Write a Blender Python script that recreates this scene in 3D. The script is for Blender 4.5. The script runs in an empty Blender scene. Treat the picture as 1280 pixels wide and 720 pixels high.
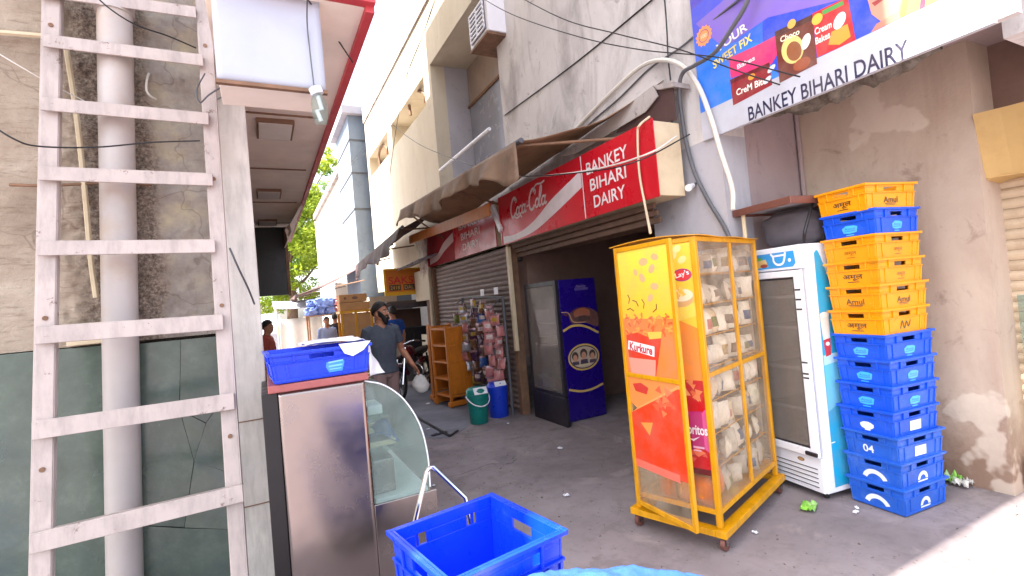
import bpy, math, random
from mathutils import Vector as V, Matrix, noise
random.seed(11)
R = math.radians
S = bpy.context.scene
COL = S.collection

# ------------------------------------------------------------------ camera
CAM_H = 1.62
FPX, CX, CY = 615.0, 640.0, 360.0          # focal length and centre in photograph pixels (1280 wide)
def _basis():
    d1 = V(((328-CX)/FPX, -(401-CY)/FPX, -1)).normalized()
    d2 = V(((1328-CX)/FPX, -(401-88-CY)/FPX, -1))
    up = d2.cross(d1).normalized()
    if up.y < 0: up = -up
    return Matrix((d1.cross(up), d1, up))
ROT = _basis()
cam = bpy.data.cameras.new("camera")
cam.sensor_width = 36.0; cam.lens = 36.0*FPX/1280; cam.clip_start = 0.05; cam.clip_end = 2000
cam_o = bpy.data.objects.new("camera", cam); COL.objects.link(cam_o)
cam_o.matrix_world = Matrix.Translation((0, 0, CAM_H)) @ ROT.to_4x4()
S.camera = cam_o
def ray(px, py): return ROT @ V(((px-CX)/FPX, -(py-CY)/FPX, -1))
def onx(px, py, X):
    d = ray(px, py); return V((0, 0, CAM_H)) + d*(X/d.x)
def ony(px, py, Y):
    d = ray(px, py); return V((0, 0, CAM_H)) + d*(Y/d.y)
def onz(px, py, z):
    d = ray(px, py); return V((0, 0, CAM_H)) + d*((z-CAM_H)/d.z)

# ------------------------------------------------------------------ light
SUN_EL, SUN_AZ = R(56), R(-90)             # the sun stands over the building on the west side of the lane
w = bpy.data.worlds.new("World"); S.world = w; w.use_nodes = True
nt = w.node_tree; bg = nt.nodes["Background"]
sky = nt.nodes.new("ShaderNodeTexSky"); sky.sky_type = 'NISHITA'; sky.sun_disc = False
sky.sun_elevation = SUN_EL; sky.sun_rotation = SUN_AZ; sky.dust_density = 3.0; sky.air_density = 1.0; sky.ozone_density = 1.0
hs = nt.nodes.new("ShaderNodeHueSaturation"); hs.inputs["Saturation"].default_value = 0.45; hs.inputs["Value"].default_value = 1.0
nt.links.new(sky.outputs[0], hs.inputs["Color"]); nt.links.new(hs.outputs[0], bg.inputs[0]); bg.inputs[1].default_value = 0.15
sl = bpy.data.lights.new("sun", 'SUN'); sl.energy = 4.6; sl.angle = R(0.5); sl.color = (1.0, 0.94, 0.84)
so = bpy.data.objects.new("sun", sl); COL.objects.link(so)
dv = V((math.sin(SUN_AZ)*math.cos(SUN_EL), math.cos(SUN_AZ)*math.cos(SUN_EL), math.sin(SUN_EL)))
so.rotation_euler = dv.to_track_quat('Z', 'Y').to_euler()
S.view_settings.view_transform = 'Standard'; S.view_settings.look = 'None'
S.view_settings.gamma = 1.0; S.view_settings.use_curve_mapping = False
S.view_settings.exposure = 2.28
S.render.engine = 'CYCLES'
S.cycles.max_bounces = 8; S.cycles.diffuse_bounces = 4; S.cycles.transparent_max_bounces = 12

# ------------------------------------------------------------------ materials
def lin(c):
    return tuple(((x/255)/12.92 if x/255 <= 0.04045 else ((x/255+0.055)/1.055)**2.4) for x in c[:3])
def C4(c): return (*lin(c), 1.0)
class NT:
    def __init__(s, name):
        s.m = bpy.data.materials.new(name); s.m.use_nodes = True
        s.t = s.m.node_tree; s.b = s.t.nodes["Principled BSDF"]; s.out = s.t.nodes["Material Output"]
    def n(s, kind, **kw):
        x = s.t.nodes.new("ShaderNode"+kind)
        for k, v in kw.items(): setattr(x, k, v)
        return x
    def l(s, a, b): s.t.links.new(a, b)
    def pos(s, world=False):
        if world: return s.n("NewGeometry").outputs["Position"]
        tc = s.n("TexCoord"); oi = s.n("ObjectInfo")
        vm = s.n("VectorMath", operation='SCALE'); vm.inputs[3].default_value = 37.0
        cx = s.n("CombineXYZ")
        for i in range(3): s.l(oi.outputs["Random"], cx.inputs[i])
        s.l(cx.outputs[0], vm.inputs[0])
        ad = s.n("VectorMath", operation='ADD'); s.l(tc.outputs["Object"], ad.inputs[0]); s.l(vm.outputs[0], ad.inputs[1])
        return ad.outputs[0]
    def scale(s, p, sc):
        m = s.n("Mapping"); m.inputs["Scale"].default_value = sc; s.l(p, m.inputs[0]); return m.outputs[0]
    def noise(s, p, sc, det=6, rough=0.6, dist=0.0):
        x = s.n("TexNoise"); x.inputs["Scale"].default_value = sc; x.inputs["Detail"].default_value = det
        x.inputs["Roughness"].default_value = rough; x.inputs["Distortion"].default_value = dist
        s.l(p, x.inputs["Vector"]); return x.outputs["Fac"]
    def ramp(s, f, stops):
        r = s.n("ValToRGB"); e = r.color_ramp.elements
        e[0].position, e[0].color = stops[0][0], stops[0][1]
        e[1].position, e[1].color = stops[-1][0], stops[-1][1]
        for q, c in stops[1:-1]:
            k = e.new(q); k.color = c
        s.l(f, r.inputs[0]); return r.outputs[0]
    def rng(s, f, a, b, c=0.0, d=1.0):
        m = s.n("MapRange"); m.inputs[1].default_value = a; m.inputs[2].default_value = b
        m.inputs[3].default_value = c; m.inputs[4].default_value = d; s.l(f, m.inputs[0]); return m.outputs[0]
    def mix(s, f, a, b, mode='MIX'):
        m = s.n("Mix", data_type='RGBA', blend_type=mode)
        for q, sock in ((f, m.inputs[0]), (a, m.inputs[6]), (b, m.inputs[7])):
            if isinstance(q, (int, float)): sock.default_value = q
            elif isinstance(q, tuple): sock.default_value = q if len(q) == 4 else (*q, 1)
            else: s.l(q, sock)
        return m.outputs[2]
    def math(s, op, a, b=0.0):
        m = s.n("Math", operation=op)
        for q, sock in ((a, m.inputs[0]), (b, m.inputs[1])):
            if isinstance(q, (int, float)): sock.default_value = q
            else: s.l(q, sock)
        return m.outputs[0]
    def bump(s, h, strength=0.3, dist=0.01):
        b = s.n("Bump"); b.inputs["Strength"].default_value = strength; b.inputs["Distance"].default_value = dist
        s.l(h, b.inputs["Height"]); s.l(b.outputs[0], s.b.inputs["Normal"])
    def fin(s, col=None, rough=0.6, metal=0.0, spec=0.5):
        if col is not None:
            if isinstance(col, tuple): s.b.inputs["Base Color"].default_value = col
            else: s.l(col, s.b.inputs["Base Color"])
        if isinstance(rough, (int, float)): s.b.inputs["Roughness"].default_value = rough
        else: s.l(rough, s.b.inputs["Roughness"])
        s.b.inputs["Metallic"].default_value = metal; s.b.inputs["Specular IOR Level"].default_value = spec
        return s.m
def basic(name, c, rough=0.6, metal=0.0, var=0.12, sc=6.0, bump=0.15, bsc=60.0, dirt=None, dirt_amt=0.5, dirt_sc=3.0, spec=0.5, bd=0.004):
    t = NT(name); p = t.pos()
    base = lin(c)
    f = t.noise(p, sc)
    col = t.ramp(f, [(0.3, (*[x*(1-var) for x in base], 1)), (0.7, (*[min(1, x*(1+var)) for x in base], 1))])
    if dirt:
        d = t.noise(p, dirt_sc, 8, 0.7)
        col = t.mix(t.rng(d, 0.52, 0.72, 0.0, dirt_amt), col, C4(dirt))
    if name.endswith("plastic") and "crate" in name or name in ("deep_blue_plastic", "faded_blue_plastic"):
        sc_ = t.noise(t.scale(p, (1, 1, 4.0)), 18, 9, 0.8)
        col = t.mix(t.rng(sc_, 0.60, 0.70, 0.0, 0.45), col, C4(tuple(min(255, x*0.75+90) for x in c)))
        gr = t.noise(p, 5, 8, 0.75); col = t.mix(t.rng(gr, 0.56, 0.70, 0, 0.4), col, C4(tuple(x*0.45+20 for x in c)))
    if bump: t.bump(t.noise(p, bsc, 4), bump, bd)
    r = t.rng(t.noise(p, sc*2.3, 4), 0.3, 0.7, max(0.02, rough-0.1), min(1, rough+0.1))
    return t.fin(col, r, metal, spec)

M = {}
# concrete lane
t = NT("lane_concrete"); p = t.pos(True)
n1 = t.noise(p, 0.9, 8, 0.62, 0.4); n2 = t.noise(p, 7, 8, 0.7); n3 = t.noise(p, 90, 3)
col = t.ramp(n1, [(0.3, C4((108, 99, 101))), (0.5, C4((128, 118, 120))), (0.7, C4((145, 135, 136)))])
col = t.mix(t.rng(n2, 0.5, 0.75, 0, 0.45), col, C4((88, 79, 80)))
col = t.mix(t.rng(n3, 0.56, 0.7, 0, 0.25), col, C4((132, 124, 124)))
sp = t.noise(p, 26, 2, 0.5); col = t.mix(t.rng(sp, 0.70, 0.74, 0, 0.6), col, C4((70, 62, 62)))
ck = t.n("TexVoronoi", feature='DISTANCE_TO_EDGE'); ck.inputs["Scale"].default_value = 0.55
nz = t.n("TexNoise"); nz.inputs["Scale"].default_value = 2.2; nz.inputs["Detail"].default_value = 8; t.l(p, nz.inputs["Vector"])
ws = t.n("VectorMath", operation='SCALE'); ws.inputs[3].default_value = 0.9; t.l(nz.outputs["Color"], ws.inputs[0])
wv = t.n("VectorMath", operation='ADD'); t.l(p, wv.inputs[0]); t.l(ws.outputs[0], wv.inputs[1]); t.l(wv.outputs[0], ck.inputs["Vector"])
gate = t.rng(t.noise(p, 0.7, 3), 0.45, 0.6, 0.0, 0.65)
col = t.mix(t.math('MULTIPLY', t.rng(ck.outputs["Distance"], 0.002, 0.007, 1.0, 0.0), gate), col, C4((56, 50, 50)))
st = t.noise(p, 1.9, 6, 0.6, 1.2); col = t.mix(t.rng(st, 0.58, 0.64, 0, 0.32), col, C4((84, 74, 74)))
pl = t.noise(p, 2.7, 5, 0.6, 0.5); col = t.mix(t.rng(pl, 0.58, 0.66, 0, 0.5), col, C4((150, 140, 138)))
t.bump(t.noise(p, 55, 6, 0.75), 0.35, 0.006)
M['lane'] = t.fin(col, t.rng(n2, 0.3, 0.7, 0.62, 0.9))
t = NT("pale_concrete"); p = t.pos(True)
col = t.ramp(t.noise(p, 1.7, 8, 0.65), [(0.3, C4((92, 92, 102))), (0.7, C4((128, 128, 138)))])
t.bump(t.noise(p, 60, 6, 0.75), 0.3, 0.005); M['slab'] = t.fin(col, 0.8)
# painted plaster of the shop building: rain streaks run down it
def plaster(name, a, b, streak, amt=0.6, low=0.4, splash=False):
    t = NT(name); p = t.pos(True)
    n = t.noise(p, 1.1, 8, 0.65, 0.3)
    col = t.ramp(n, [(0.3, C4(a)), (0.7, C4(b))])
    st = t.noise(t.scale(p, (1.6, 1.6, 0.5)), 1.3, 9, 0.7, 0.8)
    col = t.mix(t.rng(st, 0.48, 0.72, 0, amt), col, C4(streak))
    bl = t.noise(p, 3.1, 9, 0.72, 0.6)
    col = t.mix(t.rng(bl, 0.58, 0.66, 0, low), col, C4(tuple(x*0.8 for x in streak)))
    sk = t.noise(p, 22, 6, 0.7)
    col = t.mix(t.rng(sk, 0.62, 0.72, 0, low*0.7), col, C4(tuple(x*0.62 for x in streak)))
    if splash:                              # mud stains splashed up from the lane
        sx = t.n("SeparateXYZ"); t.l(p, sx.inputs[0])
        hgt = t.math('ADD', sx.outputs[2], t.math('MULTIPLY', t.noise(p, 3.0, 8, 0.72), -1.3))
        col = t.mix(t.rng(hgt, -0.55, 0.10, 0.75, 0.0), col, C4((104, 74, 58)))
        pt = t.noise(p, 1.6, 4, 0.5); col = t.mix(t.rng(pt, 0.60, 0.62, 0, 0.35), col, C4((226, 214, 200)))
    t.bump(t.noise(p, 34, 8, 0.72), 0.35, 0.008)
    return t.fin(col, 0.86, 0, 0.3)
M['plaster'] = plaster("upper_plaster", (189, 184, 184), (212, 206, 204), (132, 124, 124), 0.75, 0.5)
M['cream'] = plaster("cream_plaster", (195, 183, 163), (205, 195, 177), (171, 155, 134), 0.4, 0.25)
M['pink'] = plaster("pink_plaster", (175, 155, 140), (188, 171, 155), (140, 115, 100), 0.4, 0.45, True)
M['pinkshade'] = plaster("shaded_pink_plaster", (154, 137, 139), (168, 151, 151), (114, 98, 100), 0.4, 0.35)  # darker pink plaster: the shade of the side wall put into the colour
M['greywall'] = plaster("grey_paint_and_shade", (165, 163, 172), (180, 178, 185), (126, 122, 126), 0.4, 0.3)
M['parapet'] = plaster("weathered_parapet", (150, 140, 138), (186, 178, 174), (84, 78, 78), 0.9, 0.7)
M['tower'] = plaster("blue_grey_paint", (112, 124, 140), (128, 140, 154), (92, 102, 116), 0.4, 0.25)
M['darkroom'] = basic("dark_interior", (128, 102, 92), 0.85, dirt=(84, 68, 62))
M['broken'] = basic("broken_concrete", (112, 104, 96), 0.95, var=0.4, sc=14, bump=1.0, bsc=30, dirt=(60, 52, 48), dirt_amt=0.8, dirt_sc=12, bd=0.03)
# rough rendered wall behind the ladder
t = NT("peeling_render"); p = t.pos(True)
base = t.ramp(t.noise(p, 1.8, 9, 0.68, 0.4), [(0.28, C4((152, 134, 118))), (0.5, C4((182, 164, 146))), (0.72, C4((206, 192, 174)))])
hs = t.noise(t.scale(p, (2.2, 1.0, 13.0)), 4.0, 8, 0.72)
base = t.mix(t.rng(hs, 0.52, 0.68, 0, 0.55), base, C4((124, 102, 84)))
sx = t.n("SeparateXYZ"); t.l(p, sx.inputs[0])
wob = t.math('ADD', sx.outputs[0], t.math('MULTIPLY', t.noise(p, 5, 6, 0.7), 0.22))
near = t.math('ABSOLUTE', t.math('ADD', wob, 0.545))
chip = t.rng(near, 0.13, 0.24, 1.0, 0.0)
grain = t.noise(p, 60, 4, 0.75)
chipcol = t.ramp(grain, [(0.34, C4((70, 60, 56))), (0.5, C4((134, 118, 106))), (0.66, C4((182, 168, 152)))])
base = t.mix(t.math('MULTIPLY', chip, 0.9), base, chipcol)
grey = t.rng(wob, -0.40, -0.34, 0.0, 0.8)
base = t.mix(grey, base, t.ramp(t.noise(p, 4, 8, 0.7), [(0.3, C4((136, 124, 118))), (0.5, C4((170, 160, 152))), (0.7, C4((204, 190, 158)))]))
cr = t.n("TexVoronoi", feature='DISTANCE_TO_EDGE'); cr.inputs["Scale"].default_value = 1.5
wv = t.n("VectorMath", operation='ADD'); nz = t.n("TexNoise"); nz.inputs["Scale"].default_value = 5; t.l(p, nz.inputs["Vector"])
ws = t.n("VectorMath", operation='SCALE'); ws.inputs[3].default_value = 0.35; t.l(nz.outputs["Color"], ws.inputs[0])
t.l(p, wv.inputs[0]); t.l(ws.outputs[0], wv.inputs[1]); t.l(wv.outputs[0], cr.inputs["Vector"])
base = t.mix(t.rng(cr.outputs["Distance"], 0.003, 0.010, 0.3, 0.0), base, C4((84, 68, 60)))
t.bump(t.noise(p, 42, 8, 0.8), 0.9, 0.02)
M['render'] = t.fin(base, 0.95, 0, 0.2)
# polished green stone
t = NT("green_stone"); p = t.pos(True)
col = t.ramp(t.noise(p, 2.4, 9, 0.72, 0.25), [(0.3, C4((66, 77, 70))), (0.52, C4((86, 98, 89))), (0.72, C4((110, 121, 110)))])
col = t.mix(t.rng(t.noise(p, 1.2, 7, 0.7, 0.8), 0.5, 0.7, 0, 0.6), col, C4((66, 84, 96)))
v = t.n("TexVoronoi", feature='DISTANCE_TO_EDGE'); v.inputs["Scale"].default_value = 2.2
nz = t.n("TexNoise"); nz.inputs["Scale"].default_value = 3.0; t.l(p, nz.inputs["Vector"])
ws = t.n("VectorMath", operation='SCALE'); ws.inputs[3].default_value = 0.8; t.l(nz.outputs["Color"], ws.inputs[0])
wv = t.n("VectorMath", operation='ADD'); t.l(p, wv.inputs[0]); t.l(ws.outputs[0], wv.inputs[1]); t.l(wv.outputs[0], v.inputs["Vector"])
col = t.mix(t.rng(v.outputs["Distance"], 0.0, 0.006, 0.25, 0.0), col, C4((70, 80, 80)))
t.bump(t.noise(p, 9, 6, 0.7), 0.2, 0.01)
M['stone'] = t.fin(col, t.rng(t.noise(p, 4, 6), 0.3, 0.7, 0.10, 0.34), 0, 0.6)
# paint that has chipped off wood and steel
def chipped(name, c, under, thr=0.62, rough=0.55, sc=16):
    t = NT(name); p = t.pos()
    col = t.ramp(t.noise(p, 5, 6), [(0.3, C4(tuple(x*0.9 for x in c))), (0.7, C4(c))])
    k = t.noise(p, sc, 9, 0.75)
    col = t.mix(t.rng(k, thr, thr+0.04, 0, 0.9), col, C4(under))
    sm = t.noise(t.scale(p, (3, 3, 0.5)), 6, 6, 0.7)
    col = t.mix(t.rng(sm, 0.46, 0.72, 0, 0.6), col, C4(tuple(x*0.70 for x in c)))
    t.bump(k, 0.3, 0.003)
    return t.fin(col, rough)
M['ladder'] = chipped("ladder_paint", (188, 172, 166), (104, 78, 66), 0.61, 0.5, 11)
M['column'] = chipped("column_paint", (218, 210, 202), (150, 134, 122), 0.66, 0.6, 11)
M['yellow'] = chipped("yellow_frame_paint", (222, 156, 8), (190, 120, 20), 0.68, 0.38, 20)
M['yellow2'] = chipped("worn_yellow_paint", (216, 156, 40), (150, 100, 40), 0.6, 0.5, 12)
M['orange'] = chipped("orange_wood_paint", (206, 118, 28), (120, 66, 26), 0.62, 0.5, 14)
M['red'] = basic("red_fascia_paint", (190, 66, 74), 0.5, dirt=(120, 60, 62))
M['white'] = basic("white_enamel", (232, 232, 238), 0.3, var=0.04, bump=0.02, dirt=(196, 192, 190), dirt_amt=0.35)
M['boxwhite'] = basic("white_sheet_metal", (172, 175, 188), 0.42, var=0.05, sc=3, bump=0.06, bsc=5, dirt=(190, 190, 198), dirt_amt=0.5, dirt_sc=2.2, bd=0.02)
M['soffit'] = basic("soffit_board", (238, 224, 212), 0.7, var=0.1, sc=2.5, dirt=(206, 186, 170), dirt_amt=0.5, dirt_sc=1.6)
M['lamp'] = basic("lamp_diffuser", (206, 196, 188), 0.4, var=0.04, bump=0)
M['pipe'] = basic("painted_drainpipe", (182, 172, 168), 0.45, var=0.08, sc=3, dirt=(176, 148, 118), dirt_amt=0.75, dirt_sc=1.6, bump=0.1, bsc=18)
M['conduit'] = basic("cream_conduit", (206, 188, 158), 0.5, dirt=(140, 118, 92))
M['black'] = basic("black_rubber", (26, 24, 26), 0.5, var=0.2)
M['blackpanel'] = basic("black_panel", (18, 15, 18), 0.4, var=0.2)
M['wire'] = basic("wire_black", (30, 28, 30), 0.5, bump=0)
M['wirewhite'] = basic("wire_white", (206, 200, 192), 0.5, bump=0)
M['cable'] = basic("grey_cable", (84, 84, 90), 0.5, bump=0)
M['hose'] = basic("white_hose", (206, 200, 192), 0.5, var=0.08, dirt=(160, 148, 136))
M['shutter'] = basic("shutter_steel", (128, 112, 106), 0.55, 0.25, var=0.12, sc=4, dirt=(88, 72, 66), dirt_amt=0.6, dirt_sc=5)
M['shutter2'] = basic("cream_shutter", (184, 163, 138), 0.6, 0.0, var=0.1, sc=4, dirt=(138, 115, 92), dirt_amt=0.5)
M['tanboard'] = basic("tan_board", (186, 152, 97), 0.6, var=0.1, sc=3, dirt=(148, 116, 71), dirt_amt=0.5)
M['wood'] = basic("old_wood", (124, 92, 70), 0.75, var=0.25, sc=9, dirt=(70, 50, 42))
M['wooddark'] = basic("dark_brown_slat", (92, 68, 54), 0.7, var=0.25, sc=9, dirt=(60, 44, 38))
M['brownmetal'] = basic("brown_sheet_metal", (122, 78, 68), 0.4, 0.3, var=0.15)
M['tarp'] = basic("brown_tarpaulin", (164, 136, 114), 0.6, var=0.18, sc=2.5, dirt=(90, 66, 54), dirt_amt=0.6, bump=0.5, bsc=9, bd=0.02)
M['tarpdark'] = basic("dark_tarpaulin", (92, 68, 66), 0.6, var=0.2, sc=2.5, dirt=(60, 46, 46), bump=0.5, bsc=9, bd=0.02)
M['greytarp'] = basic("grey_cloth", (86, 80, 86), 0.75, var=0.2, bump=0.5, bsc=12, bd=0.02)
M['cardboard'] = basic("cardboard", (186, 138, 92), 0.85, var=0.1)
M['cardshade'] = basic("shaded_cardboard", (128, 92, 64), 0.85, var=0.1)  # cardboard darkened to carry the shade of the dim shop
M['steel'] = basic("brushed_steel", (158, 147, 144), 0.22, 0.95, var=0.10, sc=1.6, bump=0.02, bsc=300)
M['chrome'] = basic("chrome_tube", (214, 214, 218), 0.14, 1.0, var=0.03, bump=0)
M['redslab'] = basic("red_stone_slab", (156, 84, 82), 0.45, var=0.12, sc=30)
M['bluecrate'] = basic("blue_crate_plastic", (12, 78, 204), 0.36, var=0.08, sc=4, bump=0.04, dirt=(60, 100, 200), dirt_amt=0.6, dirt_sc=7)
M['bluecrate2'] = basic("deep_blue_plastic", (10, 58, 214), 0.3, var=0.05, sc=4, bump=0.03, dirt=(40, 84, 214), dirt_amt=0.6, dirt_sc=7)
M['palecrate'] = basic("faded_blue_plastic", (30, 88, 190), 0.42, var=0.08, sc=4, bump=0.04, dirt=(96, 132, 200), dirt_amt=0.6, dirt_sc=7)
M['yellowcrate'] = basic("yellow_crate_plastic", (226, 146, 4), 0.36, var=0.06, sc=4, bump=0.04, dirt=(220, 150, 30), dirt_amt=0.6, dirt_sc=7)
M['purple'] = basic("violet_fridge_vinyl", (30, 10, 108), 0.28, var=0.02, sc=2, bump=0)
M['darkframe'] = basic("dark_fridge_frame", (40, 34, 42), 0.4)
M['cyan'] = basic("cyan_vinyl", (20, 156, 206), 0.3, var=0.04, bump=0)
M['teal'] = basic("teal_bucket_plastic", (14, 122, 112), 0.35, bump=0.03)
M['binblue'] = basic("blue_bin_plastic", (22, 58, 190), 0.35, bump=0.03)
M['fab_grey'] = basic("grey_polo_cloth", (72, 78, 90), 0.9, var=0.1, sc=9, bump=0.4, bsc=14, bd=0.01)
M['fab_trouser'] = basic("mauve_trouser_cloth", (140, 114, 110), 0.9, var=0.1, bump=0.4, bsc=14, bd=0.01)
M['fab_shirt'] = basic("pale_blue_shirt_cloth", (150, 164, 204), 0.9, var=0.06)
M['fab_red'] = basic("red_shirt_cloth", (150, 66, 56), 0.9)
M['fab_blue'] = basic("blue_shirt_cloth", (24, 70, 150), 0.9)
M['fab_dark'] = basic("dark_cloth", (44, 40, 46), 0.9)
M['skin'] = basic("brown_skin", (172, 116, 88), 0.55, var=0.08, sc=20, bump=0.1, bsc=120)
M['hair'] = basic("black_hair", (24, 18, 17), 0.6, var=0.3, sc=40, bump=0.6, bsc=120, bd=0.01)
M['shoe'] = basic("dark_sandal", (40, 30, 28), 0.6)
M['eye'] = basic("eye_white", (216, 208, 200), 0.3, bump=0)
M['maroon'] = basic("maroon_bike_paint", (84, 22, 30), 0.25, bump=0)
M['tyre'] = basic("tyre_rubber", (24, 22, 22), 0.85)
M['engine'] = basic("engine_alloy", (120, 116, 116), 0.4, 0.7)
M['trunk'] = basic("bark", (92, 72, 56), 0.95, var=0.3, sc=8, bump=0.8, bsc=20, bd=0.03)
M['farwall'] = plaster("far_wall_plaster", (207, 200, 187), (218, 213, 204), (184, 174, 161), 0.4, 0.3)
M['canvas'] = basic("white_canvas", (226, 220, 210), 0.8, var=0.05, bump=0.3, bsc=5, bd=0.02)
M['bluecloth'] = basic("pale_blue_cloth", (36, 78, 146), 0.85, var=0.16, sc=14, bump=0.3, bsc=160, dirt=(20, 50, 106), dirt_amt=0.7, dirt_sc=16)
M['whiteplastic'] = basic("white_plastic_sheet", (226, 226, 234), 0.4, var=0.04, bump=0.1)
M['brownglass'] = basic("dull_window_board", (150, 132, 120), 0.4, var=0.15, sc=3)
M['greyglass'] = basic("dusty_window_pane", (136, 138, 150), 0.22, var=0.12, sc=2)
def leafmat(name, a, b):
    t = NT(name); oi = t.pos(True)
    col = t.ramp(t.noise(oi, 0.9, 6, 0.7), [(0.3, C4(a)), (0.7, C4(b))])
    t.fin(col, 0.6, 0, 0.3)
    tr = t.n("BsdfTranslucent"); t.l(col, tr.inputs[0])
    mx = t.n("MixShader"); mx.inputs[0].default_value = 0.45
    t.l(t.b.outputs[0], mx.inputs[1]); t.l(tr.outputs[0], mx.inputs[2]); t.l(mx.outputs[0], t.out.inputs[0])
    return t.m
M['leaf'] = leafmat("sunlit_leaves", (112, 140, 34), (168, 182, 56))
M['leaf2'] = leafmat("deep_leaves", (70, 108, 34), (124, 150, 46))
def clear(name, tint, fac, rough=0.08, body=(230, 230, 230), smear=0.0):
    """a thin sheet: part see-through, part surface"""
    t = NT(name); p = t.pos()
    t.fin(C4(body), rough)
    tr = t.n("BsdfTransparent"); tr.inputs[0].default_value = (*lin(tint), 1)
    mx = t.n("MixShader")
    f = t.rng(t.noise(p, 4, 6, 0.7), 0.3, 0.7, max(0, fac-smear), min(1, fac+smear)); t.l(f, mx.inputs[0])
    t.l(tr.outputs[0], mx.inputs[1]); t.l(t.b.outputs[0], mx.inputs[2]); t.l(mx.outputs[0], t.out.inputs[0])
    return t.m
M['acrylic'] = clear("dusty_acrylic_sheet", (250, 246, 240), 0.17, 0.10, (206, 188, 164), 0.15)
M['glass'] = clear("greenish_glass", (232, 240, 236), 0.17, 0.05, (176, 188, 184), 0.06)
M['fridgeglass'] = clear("fridge_door_glass", (230, 228, 226), 0.42, 0.05, (150, 140, 132), 0.08)  # grey brown body colour stands in for reflections on the glass
M['haze_plastic'] = clear("dusty_plastic_sheet", (240, 236, 232), 0.45, 0.3, (196, 184, 182), 0.3)
M['bottle'] = clear("clear_bag_plastic", (240, 240, 240), 0.62, 0.25, (232, 228, 222), 0.2)
M['bread'] = basic("bread_packet_white", (246, 244, 240), 0.22, var=0.05, sc=12, bump=0.7, bsc=22, dirt=(222, 200, 170), dirt_amt=0.5, dirt_sc=9, bd=0.01)
M['bread_green'] = basic("bread_packet_green_print", (240, 240, 232), 0.22, var=0.05, sc=12, bump=0.7, bsc=22, dirt=(120, 156, 76), dirt_amt=0.9, dirt_sc=5, bd=0.01)
M['bread_buff'] = basic("bread_packet_buff_print", (236, 220, 194), 0.22, var=0.05, sc=12, bump=0.7, bsc=22, dirt=(190, 120, 70), dirt_amt=0.8, dirt_sc=6, bd=0.01)
M['puff'] = basic("orange_snack_packet", (226, 120, 26), 0.35, var=0.2, sc=10, bump=0.4, bsc=30, dirt=(250, 200, 60), dirt_amt=0.8, bd=0.01)
M['wrap_pink'] = basic("pink_sachet_foil", (178, 108, 108), 0.35, var=0.3, dirt=(190, 170, 160), dirt_amt=0.6, dirt_sc=16, sc=14, bump=0.3, bsc=30)
M['wrap_purple'] = basic("purple_sachet_foil", (66, 24, 54), 0.35, var=0.3, dirt=(190, 170, 160), dirt_amt=0.6, dirt_sc=16, sc=14, bump=0.3, bsc=30)
M['wrap_white'] = basic("silver_sachet_foil", (170, 162, 166), 0.3, 0.3, var=0.3, dirt=(190, 170, 160), dirt_amt=0.6, dirt_sc=16, sc=14, bump=0.3, bsc=30)
M['wrap_green'] = basic("green_sachet_foil", (100, 116, 46), 0.35, var=0.3, dirt=(190, 170, 160), dirt_amt=0.6, dirt_sc=16, sc=14, bump=0.3, bsc=30)
M['wrap_yellow'] = basic("yellow_sachet_foil", (166, 134, 40), 0.35, var=0.3, dirt=(190, 170, 160), dirt_amt=0.6, dirt_sc=16, sc=14, bump=0.3, bsc=30)
M['wrap_brown'] = basic("brown_sachet_foil", (98, 64, 46), 0.35, var=0.3, dirt=(190, 170, 160), dirt_amt=0.6, dirt_sc=16, sc=14, bump=0.3, bsc=30)
M['wrap_blue'] = basic("blue_sachet_foil", (40, 78, 136), 0.35, var=0.3, dirt=(190, 170, 160), dirt_amt=0.6, dirt_sc=16, sc=14, bump=0.3, bsc=30)
M['wrap_seal'] = basic("sachet_seal_foil", (150, 120, 124), 0.28, 0.5, var=0.1, sc=30, bump=0.4, bsc=80)
M['wrap_label'] = basic("sachet_label_print", (196, 176, 172), 0.35, var=0.25, sc=40, bump=0, dirt=(120, 40, 50), dirt_amt=0.9, dirt_sc=30)
M['litter_green'] = basic("green_wrapper_foil", (130, 190, 70), 0.3, var=0.3, sc=20, bump=0.4, dirt=(226, 230, 220), dirt_amt=0.9, dirt_sc=14)
M['bagblue'] = basic("blue_plastic_bundle", (96, 120, 186), 0.4, var=0.2, sc=6, bump=0.5, bsc=10, bd=0.03)
def see_light(m, amt):
    """thin cloth: some light comes through"""
    nt_ = m.node_tree; b = nt_.nodes["Principled BSDF"]; o = nt_.nodes["Material Output"]
    tr = nt_.nodes.new("ShaderNodeBsdfTranslucent"); mx = nt_.nodes.new("ShaderNodeMixShader"); mx.inputs[0].default_value = amt
    nt_.links.new(b.inputs["Base Color"].links[0].from_socket, tr.inputs[0])
    nt_.links.new(b.outputs[0], mx.inputs[1]); nt_.links.new(tr.outputs[0], mx.inputs[2]); nt_.links.new(mx.outputs[0], o.inputs[0])
see_light(M['tarp'], 0.4); see_light(M['tarpdark'], 0.3)
def printmat(name, rough=0.35):
    t = NT(name); at = t.n("Attribute", attribute_name="ink"); p = t.pos()
    col = t.mix(t.rng(t.noise(p, 5, 8, 0.75), 0.40, 0.72, 0, 0.30), at.outputs["Color"], C4((150, 140, 130)))
    return t.fin(col, rough)
M['print'] = printmat("printed_ink"); M['printdull'] = printmat("faded_print", 0.7)

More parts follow.
